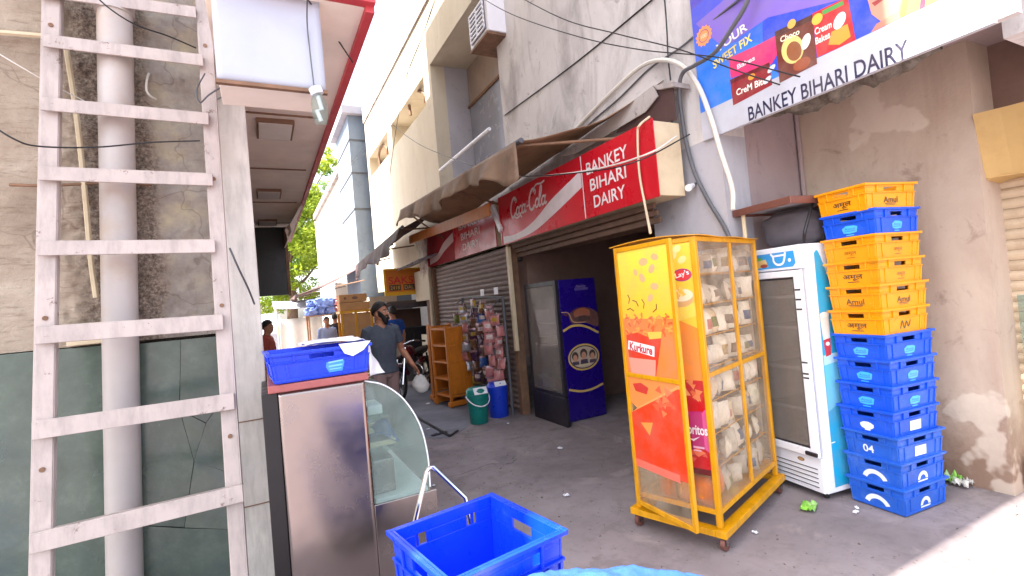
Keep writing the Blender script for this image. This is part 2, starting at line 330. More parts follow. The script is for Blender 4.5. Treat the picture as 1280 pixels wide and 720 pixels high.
# ------------------------------------------------------------------ mesh helpers
W = {}                                     # world matrix of every Empty made below
class MB:
    def __init__(s): s.v = []; s.f = []; s.mi = []; s.cur = 0
    def add(s, vs, fs, M4=None):
        k = len(s.v)
        s.v += [(M4 @ V(q)) if M4 else V(q) for q in vs]
        s.f += [tuple(i+k for i in f) for f in fs]; s.mi += [s.cur]*len(fs)
        return s
    def boxe(s, x0, x1, y0, y1, z0, z1, M4=None):
        vs = [(x, y, z) for z in (z0, z1) for y in (y0, y1) for x in (x0, x1)]
        return s.add(vs, [(0, 2, 3, 1), (4, 5, 7, 6), (0, 1, 5, 4), (2, 6, 7, 3), (0, 4, 6, 2), (1, 3, 7, 5)], M4)
    def box(s, c, d, M4=None):
        return s.boxe(c[0]-d[0]/2, c[0]+d[0]/2, c[1]-d[1]/2, c[1]+d[1]/2, c[2]-d[2]/2, c[2]+d[2]/2, M4)
    def bar(s, a, b, wd, dp, side=V((0, 0, 1))):
        """box section from a to b: wd along 'side', dp across"""
        a, b = V(a), V(b); t = (b-a).normalized(); u = V(side); u = (u - t*u.dot(t)).normalized(); n = t.cross(u)
        vs = [p + u*i*wd/2 + n*j*dp/2 for p in (a, b) for i, j in ((-1, -1), (1, -1), (1, 1), (-1, 1))]
        return s.add(vs, [(0, 1, 2, 3), (7, 6, 5, 4), (0, 4, 5, 1), (1, 5, 6, 2), (2, 6, 7, 3), (3, 7, 4, 0)])
    def tube(s, pts, r, n=8, cap=True):
        pts = [V(p) for p in pts]; N = len(pts); rs = r if isinstance(r, (list, tuple)) else [r]*N
        k = len(s.v); u = None
        for i, p in enumerate(pts):
            t = (pts[min(i+1, N-1)] - pts[max(i-1, 0)]).normalized()
            if u is None: u = V((0, 0, 1)) if abs(t.z) < 0.9 else V((1, 0, 0))
            u = (u - t*u.dot(t)).normalized(); b = t.cross(u)
            for j in range(n):
                a = 2*math.pi*j/n; s.v.append(p + (u*math.cos(a) + b*math.sin(a))*rs[i])
        for i in range(N-1):
            for j in range(n):
                s.f.append((k+i*n+j, k+i*n+(j+1) % n, k+(i+1)*n+(j+1) % n, k+(i+1)*n+j)); s.mi.append(s.cur)
        if cap:
            s.f.append(tuple(k+j for j in reversed(range(n)))); s.f.append(tuple(k+(N-1)*n+j for j in range(n))); s.mi += [s.cur]*2
        return s
    def rings(s, rings, cap=True):
        k = len(s.v); n = len(rings[0])
        for r in rings: s.v += [V(q) for q in r]
        for i in range(len(rings)-1):
            for j in range(n):
                s.f.append((k+i*n+j, k+i*n+(j+1) % n, k+(i+1)*n+(j+1) % n, k+(i+1)*n+j)); s.mi.append(s.cur)
        if cap:
            s.f.append(tuple(k+j for j in reversed(range(n)))); s.f.append(tuple(k+(len(rings)-1)*n+j for j in range(n))); s.mi += [s.cur]*2
        return s
    def lathe(s, prof, n=20, c=(0, 0, 0), cap=True):
        return s.rings([[(c[0]+r*math.cos(2*math.pi*j/n), c[1]+r*math.sin(2*math.pi*j/n), c[2]+z) for j in range(n)] for r, z in prof], cap)
    def prism(s, pts, ext):
        pts = [V(p) for p in pts]; ext = V(ext); n = len(pts); k = len(s.v)
        s.v += pts + [p+ext for p in pts]
        s.f.append(tuple(k+i for i in reversed(range(n)))); s.f.append(tuple(k+n+i for i in range(n)))
        for i in range(n): s.f.append((k+i, k+(i+1) % n, k+n+(i+1) % n, k+n+i))
        s.mi += [s.cur]*(n+2); return s
    def grid(s, fn, nu, nv, thick=None):
        k = len(s.v)
        for i in range(nu+1):
            for j in range(nv+1): s.v.append(V(fn(i/nu, j/nv)))
        for i in range(nu):
            for j in range(nv):
                a = k+i*(nv+1)+j; s.f.append((a, a+nv+1, a+nv+2, a+1)); s.mi.append(s.cur)
        return s
    def sphere(s, c, r, n=12, m=8):
        rr = r if isinstance(r, (tuple, list)) else (r, r, r)
        return s.rings([[(c[0]+rr[0]*math.sin(R(2)+(math.pi-R(4))*i/m)*math.cos(2*math.pi*j/n), c[1]+rr[1]*math.sin(R(2)+(math.pi-R(4))*i/m)*math.sin(2*math.pi*j/n), c[2]-rr[2]*math.cos(R(2)+(math.pi-R(4))*i/m)) for j in range(n)] for i in range(m+1)])
    def build(s, name, mats, parent=None, local=False, smooth=False, bevel=0.0, angle=40, solid=0.0):
        """link what was collected as one mesh object; 'local' = already in the parent's own frame"""
        me = bpy.data.meshes.new(name)
        vs = s.v; loc = V((0, 0, 0))
        if parent is not None and not local:
            inv = W[parent].inverted(); vs = [inv @ q for q in vs]
        elif parent is None:
            xs = [q.x for q in vs]; ys = [q.y for q in vs]; zs = [q.z for q in vs]
            loc = V(((min(xs)+max(xs))/2, (min(ys)+max(ys))/2, min(zs))); vs = [q-loc for q in vs]
        me.from_pydata([tuple(q) for q in vs], [], s.f)
        if not isinstance(mats, (list, tuple)): mats = [mats]
        for m in mats: me.materials.append(m)
        me.polygons.foreach_set("material_index", s.mi)
        if smooth:
            me.polygons.foreach_set("use_smooth", [True]*len(s.f)); me.set_sharp_from_angle(angle=R(angle))
        me.update()
        o = bpy.data.objects.new(name, me); COL.objects.link(o); o.location = loc
        if parent is not None:
            o.parent = parent; W[o] = W[parent]
        else: W[o] = Matrix.Translation(loc)
        if solid:
            md = o.modifiers.new("thickness", 'SOLIDIFY'); md.thickness = solid; md.offset = 0
        if bevel:
            md = o.modifiers.new("edge", 'BEVEL'); md.width = bevel; md.segments = 2; md.limit_method = 'ANGLE'; md.angle_limit = R(50)
        return o
def tag(o, label=None, cat=None, group=None, kind=None):
    if label: o["label"] = label
    if cat: o["category"] = cat
    if group: o["group"] = group
    if kind: o["kind"] = kind
    return o
def thing(name, label, cat, loc=(0, 0, 0), rz=0.0, group=None):
    o = bpy.data.objects.new(name, None); COL.objects.link(o)
    o.empty_display_size = 0.1; o.location = loc; o.rotation_euler = (0, 0, rz)
    W[o] = Matrix.Translation(V(loc)) @ Matrix.Rotation(rz, 4, 'Z')
    return tag(o, label, cat, group)
KIDS = {}
def kids(o):
    return [c for c in COL.objects if c.parent == o]
def copy_tree(src, parent=None, loc=None, rz=None, label=None, group=None):
    c = src.copy(); COL.objects.link(c)
    if parent is not None: c.parent = parent
    if loc is not None: c.location = loc
    if rz is not None: c.rotation_euler = (0, 0, rz)
    if label: c["label"] = label
    if group: c["group"] = group
    W[c] = Matrix.Translation(c.location) @ Matrix.Rotation(c.rotation_euler.z, 4, 'Z') if parent is None else W.get(parent)
    for k in kids(src): copy_tree(k, c)
    return c
def repeat(o, offs, parent):
    """copies of one piece at the given offsets, sharing its mesh"""
    for d in offs:
        c = o.copy(); COL.objects.link(c); c.parent = parent; c.location = o.location + V(d); W[c] = W[parent]

def text2d(s, h, shear=0.0, bold=0.0, w=None):
    cu = bpy.data.curves.new("lettering", 'FONT'); cu.body = s; cu.size = 1.0; cu.shear = shear; cu.offset = bold; cu.resolution_u = 4
    ob = bpy.data.objects.new("lettering", cu); COL.objects.link(ob)
    dg = bpy.context.evaluated_depsgraph_get(); me = bpy.data.meshes.new_from_object(ob.evaluated_get(dg))
    vs = [(q.co.x, q.co.y) for q in me.vertices]; fs = [tuple(f.vertices) for f in me.polygons]
    bpy.data.objects.remove(ob); bpy.data.curves.remove(cu); bpy.data.meshes.remove(me)
    if not vs: return [], []
    x0 = min(q[0] for q in vs); x1 = max(q[0] for q in vs); y0 = min(q[1] for q in vs); y1 = max(q[1] for q in vs)
    ky = h/(y1-y0); kx = (w/(x1-x0)) if w else ky
    return [((x-(x0+x1)/2)*kx, (y-(y0+y1)/2)*ky) for x, y in vs], fs
class Print:
    """flat print laid on a surface: fn(a, b, lift) gives the point on it"""
    def __init__(s, fn): s.fn = fn; s.v = []; s.f = []; s.c = []
    def poly(s, pts, col, layer=1):
        k = len(s.v); s.v += [V(s.fn(a, b, layer*0.0008)) for a, b in pts]; s.f.append(tuple(range(k, k+len(pts)))); s.c.append(lin(col))
    def rect(s, a0, a1, b0, b1, col, layer=1): s.poly([(a0, b0), (a1, b0), (a1, b1), (a0, b1)], col, layer)
    def disc(s, a, b, ra, rb, col, layer=1, n=24, rot=0, r0=None):
        pts = [(math.cos(2*math.pi*i/n), math.sin(2*math.pi*i/n)) for i in range(n)]
        f = lambda x, y: (a + x*ra*math.cos(rot) - y*rb*math.sin(rot), b + x*ra*math.sin(rot) + y*rb*math.cos(rot))
        if r0 is None: s.poly([f(*q) for q in pts], col, layer)
        else:
            for i in range(n):
                q, w2 = pts[i], pts[(i+1) % n]
                s.poly([f(*q), f(*w2), f(w2[0]*r0, w2[1]*r0), f(q[0]*r0, q[1]*r0)], col, layer)
    def text(s, t, a, b, h, col, layer=2, w=None, shear=0, bold=0.0, rot=0.0):
        vs, fs = text2d(t, h, shear, bold, w); k = len(s.v); c, q = math.cos(rot), math.sin(rot)
        s.v += [V(s.fn(a+x*c-y*q, b+x*q+y*c, layer*0.0008)) for x, y in vs]
        for f in fs: s.f.append(tuple(i+k for i in f)); s.c.append(lin(col))
    def stroke(s, pts, wd, col, layer=2, taper=False):
        n = len(pts)
        for i in range(n-1):
            (x0, y0), (x1, y1) = pts[i], pts[i+1]; L = math.hypot(x1-x0, y1-y0) or 1e-6; nx, ny = -(y1-y0)/L, (x1-x0)/L
            w0 = w1 = wd/2
            if taper: w0 = wd/2*(0.35+0.65*math.sin(math.pi*i/(n-1))); w1 = wd/2*(0.35+0.65*math.sin(math.pi*(i+1)/(n-1)))
            ex, ey = (x1-x0)/L*wd*0.12, (y1-y0)/L*wd*0.12
            s.poly([(x0-ex+nx*w0, y0-ey+ny*w0), (x1+ex+nx*w1, y1+ey+ny*w1), (x1+ex-nx*w1, y1+ey-ny*w1), (x0-ex-nx*w0, y0-ey-ny*w0)], col, layer + (i % 2)*0.12)
    def build(s, name, parent, local=False, mat=None):
        me = bpy.data.meshes.new(name); vs = s.v
        if not local:
            inv = W[parent].inverted(); vs = [inv @ q for q in vs]
        me.from_pydata([tuple(q) for q in vs], [], s.f); me.materials.append(mat or M['print'])
        at = me.attributes.new("ink", 'FLOAT_COLOR', 'FACE')
        at.data.foreach_set("color", [x for c in s.c for x in (*c, 1.0)]); me.update()
        o = bpy.data.objects.new(name, me); COL.objects.link(o); o.parent = parent; W[o] = W[parent]; return o
def spline(pts, n=8):
    """Catmull-Rom through the points"""
    P = [V(p) for p in pts]; P = [P[0]*2-P[1]] + P + [P[-1]*2-P[-2]]; out = []
    for i in range(1, len(P)-2):
        for k in range(n):
            t = k/n; a, b, c, d = P[i-1], P[i], P[i+1], P[i+2]
            out.append(0.5*((2*b) + (c-a)*t + (2*a-5*b+4*c-d)*t*t + (3*b-a-3*c+d)*t**3))
    out.append(P[-2]); return out
def sp2(pts, n=8): return [(q.x, q.y) for q in spline([(a, b, 0) for a, b in pts], n)]
# ================================================================== SETTING
def structure(o): return tag(o, kind="structure")
g = MB(); g.add([(-400, -400, 0), (400, -400, 0), (400, 400, 0), (-400, 400, 0)], [(0, 1, 2, 3)])
structure(g.build("ground", M['lane']))
def sheet(pts, z, name, mat):
    m = MB(); m.add([(x, y, z) for x, y in pts], [tuple(range(len(pts)))]); return structure(m.build(name, mat))
pv = [onz(*q, 0) for q in ((478, 505), (530, 548), (560, 548), (582, 536), (600, 520), (590, 505), (560, 492), (520, 480))]
sheet([(q.x, q.y) for q in pv] + [(2.2, 12), (1.0, 12)], 0.004, "pavement", M['slab'])
# a joint strip across the slabs
a, b = onz(514, 518, 0.012), onz(562, 545, 0.012)
m = MB(); m.bar(a, b, 0.035, 0.016, side=V((1, 0.4, 0))); m.bar(b, onz(572, 538, 0.012), 0.03, 0.016, side=V((1, 0.4, 0)))
tag(m.build("drain_joint", M['black']), kind="structure")

# ------------------------------------------------------------------ building behind the ladder
LB = thing("corner_building", "corner building with peeling render, green stone cladding and long white canopy", "building", (-0.3, 3.4, 0))
m = MB()
def lw(u, v):
    x = -3.2 + u*3.16; z = 1.57 + v*2.65
    q = V((x*3.0, 0, z*3.0)); c = abs(x+0.62)
    y = 3.4 - 0.018*noise.fractal(V((x*2, 3, z*2)), 1.0, 2.0, 5) - (0.022*noise.fractal(V((x*14, 7, z*14)), 0.9, 2.0, 4) if c < 0.3 else 0.006*noise.fractal(V((x*5, 7, z*18)), 0.9, 2.0, 3))
    return (x, y, z)
m.grid(lw, 260, 220); m.build("rendered_wall", M['render'], LB, smooth=True, angle=180)
m = MB(); m.boxe(-3.2, -0.02, 3.47, 3.7, 0, 4.2); m.build("wall_core", M['broken'], LB)
# green cladding panels, one each
def clad(x0, x1, z0, z1, dy=0.0):
    m = MB(); m.boxe(x0, x1, 3.375+dy, 3.45+dy, z0, z1); m.build("stone_panel", M['stone'], LB, bevel=0.004)
clad(-3.2, -1.62, 0, 1.572); clad(-1.612, -0.70, 0.0, 1.565); XL, XR = -0.692, -0.212
P_ = dict(a=(XL, 0.0), b=(XR, 0.0), c=(XR, 0.42), d=(-0.47, 0.50), e=(XL, 0.58), f=(-0.40, 0.86), g=(XR, 0.74), h=(XL, 1.10), i=(-0.45, 1.16), j=(-0.33, 1.06), k=(XR, 1.22), l=(-0.42, 1.555), m=(XL, 1.555), n=(XR, 1.555))
for q, (key, tx, tz) in enumerate((("abcde", 0.0, 0.02), ("edfih", 0.07, -0.05), ("dcgf", -0.09, 0.07), ("fgkj", 0.05, 0.08), ("fji", -0.10, -0.06), ("hilm", -0.04, 0.05), ("ijknl", 0.08, -0.07))):
    pts = [P_[z] for z in key]; cx_, cz_ = sum(z[0] for z in pts)/len(pts), sum(z[1] for z in pts)/len(pts)
    pts = [(cx_+(x-cx_)*0.988, cz_+(z-cz_)*0.990) for x, z in pts]
    m = MB(); m.prism([(x, 3.368+tx*(x-cx_)*0.6+tz*(z-cz_)*0.35, z) for x, z in pts], (0, 0.05, 0)); m.build("stone_panel", M['stone'], LB)
# white corner column
m = MB(); m.boxe(-0.205, -0.005, 3.31, 3.62, 0, 3.10)
col_o = m.build("column", M['column'], LB, bevel=0.006)
for z in (0.55, 1.04): 
    m = MB(); m.boxe(-0.207, -0.003, 3.306, 3.33, z, z+0.006); m.build("column_joint", M['wood'], LB)
# canopy: soffit, edge, ceiling lamps
m = MB(); m.boxe(-0.135, 0.555, 2.42, 10.4, 3.12, 3.20); m.build("canopy_soffit", M['soffit'], LB)
for y in (3.9, 5.35, 6.9, 8.4): 
    m = MB(); m.boxe(-0.13, 0.5, y, y+0.012, 3.108, 3.119); m.build("soffit_joint", M['wood'], LB)
m = MB(); m.boxe(0.555, 0.60, 2.40, 10.4, 3.09, 3.26); m.boxe(-0.12, 0.60, 2.36, 2.418, 3.12, 3.26)
m.build("red_edge", M['red'], LB, bevel=0.004)
ceil = MB(); ceil.boxe(-0.125, 0.125, -0.2, 0.2, 0.0, 0.028)
for i, (x, y) in enumerate(((0.19, 4.2), (0.17, 6.4), (0.17, 8.3))):
    m = MB(); m.boxe(x-0.13, x+0.13, y-0.2, y+0.2, 3.088, 3.119); f = m.build("ceiling_lamp", M['wood'], LB, bevel=0.004)
    m = MB(); m.boxe(x-0.115, x+0.115, y-0.18, y+0.18, 3.080, 3.0875); m.build("diffuser", M['lamp'], f)
# unseen upper floors over the canopy, added and sized to shade the lane
m = MB(); m.boxe(-9, 0.28, 3.4, 9.6, 4.2, 11.9); m.build("unseen_shade_floors", M['cream'], LB)
m = MB(); m.boxe(-9, 0.28, 9.602, 13.5, 4.2, 10.6); m.build("unseen_shade_floors", M['cream'], LB)
m = MB(); m.boxe(-9, 0.275, 1.475, 3.399, 7.0, 11.88); m.build("unseen_shade_overhang", M['cream'], LB)  # unseen overhang, added to set where the sun patch ends
m = MB(); m.boxe(-9, -0.06, 3.72, 10.4, 0, 4.2); m.build("ground_floor", M['cream'], LB)
# black panel hanging at the far end of the canopy
BP = thing("notice_board", "black hanging board under the far end of the canopy", "panel", (0.25, 8.6, 1.98))
m = MB(); m.boxe(-0.05, 0.42, 8.6, 8.66, 2.0, 3.085); m.build("panel_board", M['blackpanel'], BP, bevel=0.005)
m = MB(); m.boxe(0.40, 0.44, 8.57, 8.69, 1.985, 3.085); m.build("panel_edge", M['wood'], BP)
# torn strip of the canopy
m = MB(); m.grid(lambda u, v: (0.56 - 0.16*v + 0.02*math.sin(u*20), 6.9+1.7*u, 3.1 - v*(0.28+0.10*math.sin(u*9))), 14, 3)
tag(m.build("torn_flashing", M['soffit'], solid=0.004), "torn sheet flashing hanging from the canopy edge above the black panel", "flashing")

# white box under the near end of the canopy
BX = thing("sign_box", "blank white sheet metal box hanging beside the white column", "box", (0.1, 2.45, 2.68))
m = MB(); m.grid(lambda u, v: (-0.105+0.45*u, 2.445 - 0.006*math.sin(u*7+v*3)*math.sin(v*5), 2.69+0.43*v), 16, 12)
m.build("front_sheet", M['boxwhite'], BX, smooth=True, solid=0.003)
m = MB(); m.boxe(-0.10, 0.34, 2.452, 2.74, 2.695, 3.115); m.build("casing", M['soffit'], BX, bevel=0.003)
m = MB(); m.boxe(-0.11, 0.352, 2.436, 2.462, 2.674, 2.690); m.build("lower_lip", M['wood'], BX)
# clear bulb in a holder under the box corner
LP = thing("hanging_lamp", "clear glass lamp hanging from the corner of the white box", "lamp", (0.30, 2.47, 2.50))
c = onx(397, 118, 0.305); c2 = onx(402, 155, 0.315)
m = MB(); m.tube([(c.x-0.01, c.y, c.z+0.03), tuple(c)], 0.03, 10); m.build("lamp_holder", M['whiteplastic'], LP)
m = MB(); ax = (c2-c)
m.tube([c, c+ax*0.3, c+ax*0.7, c2], [0.022, 0.036, 0.036, 0.028], 12); m.build("lamp_glass", M['glass'], LP, smooth=True)
m = MB(); m.tube([c+ax*0.05, c+ax*0.5+V((0.01, 0, 0)), c+ax*0.55-V((0.012, 0, 0)), c+ax*0.9], 0.010, 6); m.build("lamp_tube", M['white'], LP, smooth=True)

# drainpipe, conduit, plate, brackets on the wall
DP = thing("drainpipe", "thick pale drainpipe running down the peeling wall behind the ladder", "pipe", (-0.78, 3.27, 0))
a, b = ony(142, -60, 3.29), ony(157, 760, 3.29)
d = (a-b)/(a.z-b.z); base = b - d*b.z
m = MB(); m.tube([base, base+d*0.5, base+d*1.3, base+d*2.3, base+d*4.2], 0.079, 24); m.build("pipe_shaft", M['pipe'], DP, smooth=True)
q = base + d*3.42; m = MB(); m.tube([q-d*0.06, q+d*0.06], 0.089, 24); m.build("pipe_collar", M['pipe'], DP, smooth=True)
q = base + d*0.3; m = MB(); m.tube([q-d*0.02, q+d*0.02], 0.084, 24); m.build("pipe_clip", M['wood'], DP)
def runs(name, mat, label, cat, pts, r, n=6, group=None, sm=8):
    o = MB().tube(spline(pts, sm), r, n).build(name, mat, smooth=True); return tag(o, label, cat, group)
runs("conduit", M['conduit'], "thin cream conduit slanting down beside the drainpipe", "pipe", [ony(83, 62, 3.36), ony(95, 140, 3.36), ony(106, 240, 3.36), ony(113, 320, 3.36), ony(120, 372, 3.36)], 0.013)
runs("conduit", M['conduit'], "thin level pipe running to the ladder from the frame edge", "pipe", [ony(-40, 38, 3.36), ony(20, 42, 3.36), ony(75, 48, 3.36), ony(88, 60, 3.36)], 0.014)
runs("iron_rod", M['wood'], "rusty iron rod stuck level across the peeling wall", "rod", [ony(12, 231, 3.37), ony(60, 232, 3.36), ony(130, 229, 3.36), ony(190, 231, 3.37)], 0.008)
EP = thing("switch_plate", "pale electrical plate on the wall between ladder and drainpipe", "switch plate", tuple(ony(108, 420, 3.36)))
a, b = ony(84, 433, 3.36), ony(131, 402, 3.36)
m = MB(); m.boxe(a.x, b.x, 3.345, 3.372, a.z, b.z); m.build("plate", M['conduit'], EP, bevel=0.004)
m = MB(); 
for fx in (0.2, 0.55, 0.8): m.boxe(a.x+(b.x-a.x)*fx, a.x+(b.x-a.x)*fx+0.012, 3.341, 3.346, (a.z+b.z)/2-0.008, (a.z+b.z)/2+0.008)
m.build("screw_head", M['black'], EP)
# loose wires of the wall
runs("loose_wire", M['wire'], "black wire sagging from the frame edge across the ladder below its third rung", "wire", [ony(-20, 150, 2.95), ony(18, 174, 2.95), ony(50, 183, 3.0), ony(120, 184, 3.1), ony(190, 178, 3.15), ony(250, 176, 3.1)], 0.004)
runs("loose_wire", M['wire'], "black wire slanting over the top of the drainpipe", "wire", [ony(105, -20, 3.15), ony(135, 9, 3.15), ony(170, 31, 3.2), ony(210, 45, 3.3), ony(245, 60, 3.36)], 0.004)
runs("loose_wire", M['wirewhite'], "thin white wire slanting behind the ladder rail", "wire", [ony(-10, 62, 3.2), ony(20, 80, 3.2), ony(60, 103, 3.25), ony(105, 126, 3.33)], 0.003)
runs("loose_wire", M['wirewhite'], "short white cable curling out of a hole in the wall", "wire", [ony(186, 92, 3.37), ony(184, 98, 3.33), ony(183, 112, 3.32), ony(188, 120, 3.33), ony(195, 124, 3.36)], 0.006)
runs("loose_wire", M['cable'], "dark wire dangling from the right ladder rail on the column", "wire", [ony(287, 310, 2.9), ony(298, 335, 2.95), ony(310, 360, 3.1), ony(318, 380, 3.25)], 0.005)
runs("loose_wire", M['cable'], "looped grey wire tied to the ladder beside the box", "wire", [ony(256, 92, 3.05), ony(246, 112, 3.0), ony(250, 128, 3.0), ony(262, 118, 3.0), ony(280, 108, 2.9), ony(284, 116, 2.9), ony(272, 124, 2.95)], 0.004)
runs("loose_wire", M['cable'], "thin grey wire hanging down the front of the white box", "wire", [onx(384, -10, 0.27), ony(384, 30, 2.42), ony(388, 70, 2.42), ony(393, 112, 2.43)], 0.0035)
runs("loose_wire", M['wire'], "black wire stretched from the white box to the red canopy edge", "wire", [ony(385, 0, 2.40), ony(410, 32, 2.7), onx(441, 78, 0.56)], 0.004)

# ------------------------------------------------------------------ ladder
LD = thing("ladder", "tall white painted ladder with flat chipped rungs leaning on the peeling wall", "ladder", (-0.55, 2.75, 0))
def lad(px, py, off=0.0):
    # the ladder's plane: y = 2.78 + 0.14 z
    d = ray(px, py); t = (2.78+off+0.14*CAM_H)/(d.y-0.14*d.z); return V((0, 0, CAM_H)) + d*t
nrm = V((0, -1, 0.14)).normalized()
def rail(p0, p1, wd, side):
    a, b = lad(*p0), lad(*p1); t = (a-b)/(a.z-b.z); b = b - t*b.z; a = b + t*4.0
    m = MB(); sx = V((1, 0, 0))
    m.bar(b, a, wd, 0.012, side=sx)                                       # face of the channel
    m.bar(b+V((side*wd*0.5, 0.025, 0)), a+V((side*wd*0.5, 0.025, 0)), 0.012, 0.06, side=sx)   # its outer flange
    m.bar(b+V((-side*wd*0.47, 0.02, 0)), a+V((-side*wd*0.47, 0.02, 0)), 0.010, 0.04, side=sx)
    return m.build("rail", M['ladder'], LD, bevel=0.003), b, t, wd
rl = rail((65, 0), (51, 720), 0.068, -1); rr = rail((253, 0), (299, 720), 0.066, 1)
for (x0, y0, x1, y1, hh) in ((50, -12, 245, 16, 22), (56, 51, 254, 76, 18), (53, 130, 261, 149, 19), (50, 217, 266, 225, 18), (49, 311, 269, 308, 20), (46, 420, 279, 403, 22), (42, 539, 293, 502, 26), (39, 681, 304, 617, 30)):
    a, b = lad(x0, y0, -0.035), lad(x1, y1, -0.035)
    e = (b-a).normalized(); a = a-e*0.006
    m = MB(); hz = 0.076 if y0 > 400 else 0.067
    m.bar(a, b, hz, 0.010, side=V((0, 0.14, 1)))
    up = V((0, 0.14, 1)).normalized()
    m.bar(a+up*hz*0.46+V((0, 0.03, 0)), b+up*hz*0.46+V((0, 0.03, 0)), 0.010, 0.06, side=V((0, 0.14, 1)))
    m.build("rung", M['ladder'], LD, bevel=0.0025)
for rx, (b, t, wd) in ((0, rl[1:]), (1, rr[1:])):
    for z in (0.25, 1.05, 1.72, 2.42, 3.22):
        p = b+t*z; m = MB(); m.tube([p+V((0, -0.012, 0)), p+V((0, -0.004, 0))], 0.011, 8); m.build("bolt", M['wood'], LD)

# ------------------------------------------------------------------ shop building on the other side
X0 = 3.4
SB = thing("shop_building", "long pale two storey shop building with deep window recess and weathered parapet", "building", (X0, 6, 0))
def blk(name, mat, *boxes):
    for b in boxes:
        m = MB(); m.boxe(*b); m.build(name, mat, SB)
T = X0+0.3
blk("upper_wall", M['plaster'], (X0, T, 2.72, 6.46, 2.80, 7.75), (X0, T, 0.95, 2.719, 3.40, 7.75), (X0, X0+0.06, 0.95, 2.719, 2.81, 3.399))
blk("upper_wall", M['cream'], (X0, T, 9.45, 16.2, 2.2, 5.88), (X0, T, 9.45, 16.2, 6.52, 7.75), (X0, T, 9.45, 9.92, 5.88, 6.52), (X0, T, 12.9, 13.35, 5.88, 6.52), (X0, T, 15.9, 16.2, 5.88, 6.52))
blk("recess_wall", M['cream'], (X0, T, 6.46, 9.45, 6.54, 7.75))
blk("recess_lower_wall", M['plaster'], (X0+0.02, T, 6.46, 9.45, 2.2, 3.75))
blk("recess_floor", M['plaster'], (X0+0.02, 4.3, 6.46, 9.45, 3.75, 3.82))
blk("recess_reveal", M['greywall'], (T, 4.3, 9.45, 9.6, 3.82, 6.54), (T, 4.3, 6.3, 6.46, 3.82, 6.54))  # grey beside the cream wall: recess shade put into the colour
blk("recess_soffit", M['cream'], (T, 4.3, 6.3, 9.6, 6.54, 6.7))
blk("parapet", M['parapet'], (X0-0.04, T, 0.95, 16.2, 7.75, 8.25))
blk("roof_slab", M['parapet'], (T, 9.5, 0.95, 16.2, 7.6, 7.9))
blk("strip_back", M['darkroom'], (4.3, 4.4, 9.6, 16.2, 5.3, 7.0))
blk("strip_sill", M['cream'], (T, 4.3, 9.6, 16.2, 5.7, 5.88))
blk("strip_head", M['cream'], (T, 4.3, 9.6, 16.2, 6.52, 6.65))
blk("strip_reveal", M['cream'], (T, 4.3, 12.9, 13.35, 5.88, 6.52))
blk("back_mass", M['darkroom'], (6.6, 9.5, 0.95, 16.2, 0, 7.6))
blk("end_wall", M['plaster'], (T, 9.5, 0.95, 1.1, 2.80, 7.6))
# curved braces inside the strip openings
for (p, q) in (((512, 128), (530, 112)), ((474, 195), (483, 180))):
    c = onx(*p, X0+0.12); e = onx(*q, X0+0.12)
    m = MB(); m.tube(spline([c+V((0, 0, -0.32)), c+V((0, 0, 0.05)), (c+e)/2+V((0, 0, 0.12)), e+V((0, 0, -0.1)), e+V((0, 0, -0.3))], 6), 0.035, 7)
    m.build("window_grille", M['wood'], SB, smooth=True)
# window of the recess
for (y0, y1, z0, z1, mt) in ((7.75, 9.43, 5.75, 6.53, 'brownglass'), (6.48, 7.70, 5.75, 6.53, 'brownglass'), (7.75, 9.43, 3.83, 5.70, 'greyglass'), (6.48, 7.70, 3.83, 5.70, 'greyglass')):
    m = MB(); m.boxe(4.20, 4.23, y0, y1, z0, z1); m.build("window_pane", M[mt], SB)
m = MB(); m.boxe(4.16, 4.22, 7.70, 7.75, 3.82, 6.54); m.boxe(4.16, 4.22, 6.46, 7.699, 5.70, 5.75); m.boxe(4.16, 4.22, 7.751, 9.45, 5.70, 5.75); m.build("window_frame", M['wood'], SB, bevel=0.004)
# white pipe rail along the sill
m = MB(); m.tube([onx(550, 213, X0-0.03), onx(612, 161, X0-0.03)], 0.03, 8); m.build("sill_rail", M['white'], SB, smooth=True)
# tower with banding
blk("tower", M['tower'], (2.95, 4.6, 16.6, 19.4, 0, 8.15))
for z in (5.0, 6.2, 7.3): blk("tower_band", M['cable'], (2.93, 4.6, 16.58, 19.42, z, z+0.05))
blk("tower_cap", M['greywall'], (2.75, 4.7, 16.4, 19.6, 8.15, 8.4))
# ground floor round the recess where fridge and crates stand
blk("pillar", M['greywall'], (X0, 3.70, 2.72, 3.55, 0, 2.799))
blk("side_wall", M['pinkshade'], (3.701, 4.42, 2.725, 2.9, 0, 3.12))
blk("back_wall", M['pink'], (4.42, 4.6, 1.50, 2.9, 0, 3.12))
blk("corner_jamb", M['pink'], (4.601, 4.78, 1.50, 1.58, 0, 3.12))
blk("recess_ceiling", M['pinkshade'], (X0+0.061, 4.9, 0.951, 2.9, 3.12, 3.22))
# broken lintel along the foot of the upper wall
m = MB()
def lint(u, v):
    y = 1.35 + 1.25*u; a = 2*math.pi*v
    rr = 0.085 + 0.05*noise.fractal(V((y*7, v*3, 1)), 0.9, 2, 4)
    k = 0.35 + 0.65*math.sin(math.pi*min(1, u*1.05))
    return (X0+0.24 + rr*k*1.3*math.cos(a), y, 2.90 + rr*k*1.25*math.sin(a) + 0.02*noise.noise(V((y*12, a, 3))))
m.grid(lint, 60, 14); m.build("broken_lintel", M['broken'], SB, smooth=True, angle=60)
m = MB(); m.tube([(4.40, 2.70, 0.0), (4.40, 2.70, 3.1)], 0.018, 8); m.build("wall_pipe", M['pinkshade'], SB, smooth=True)
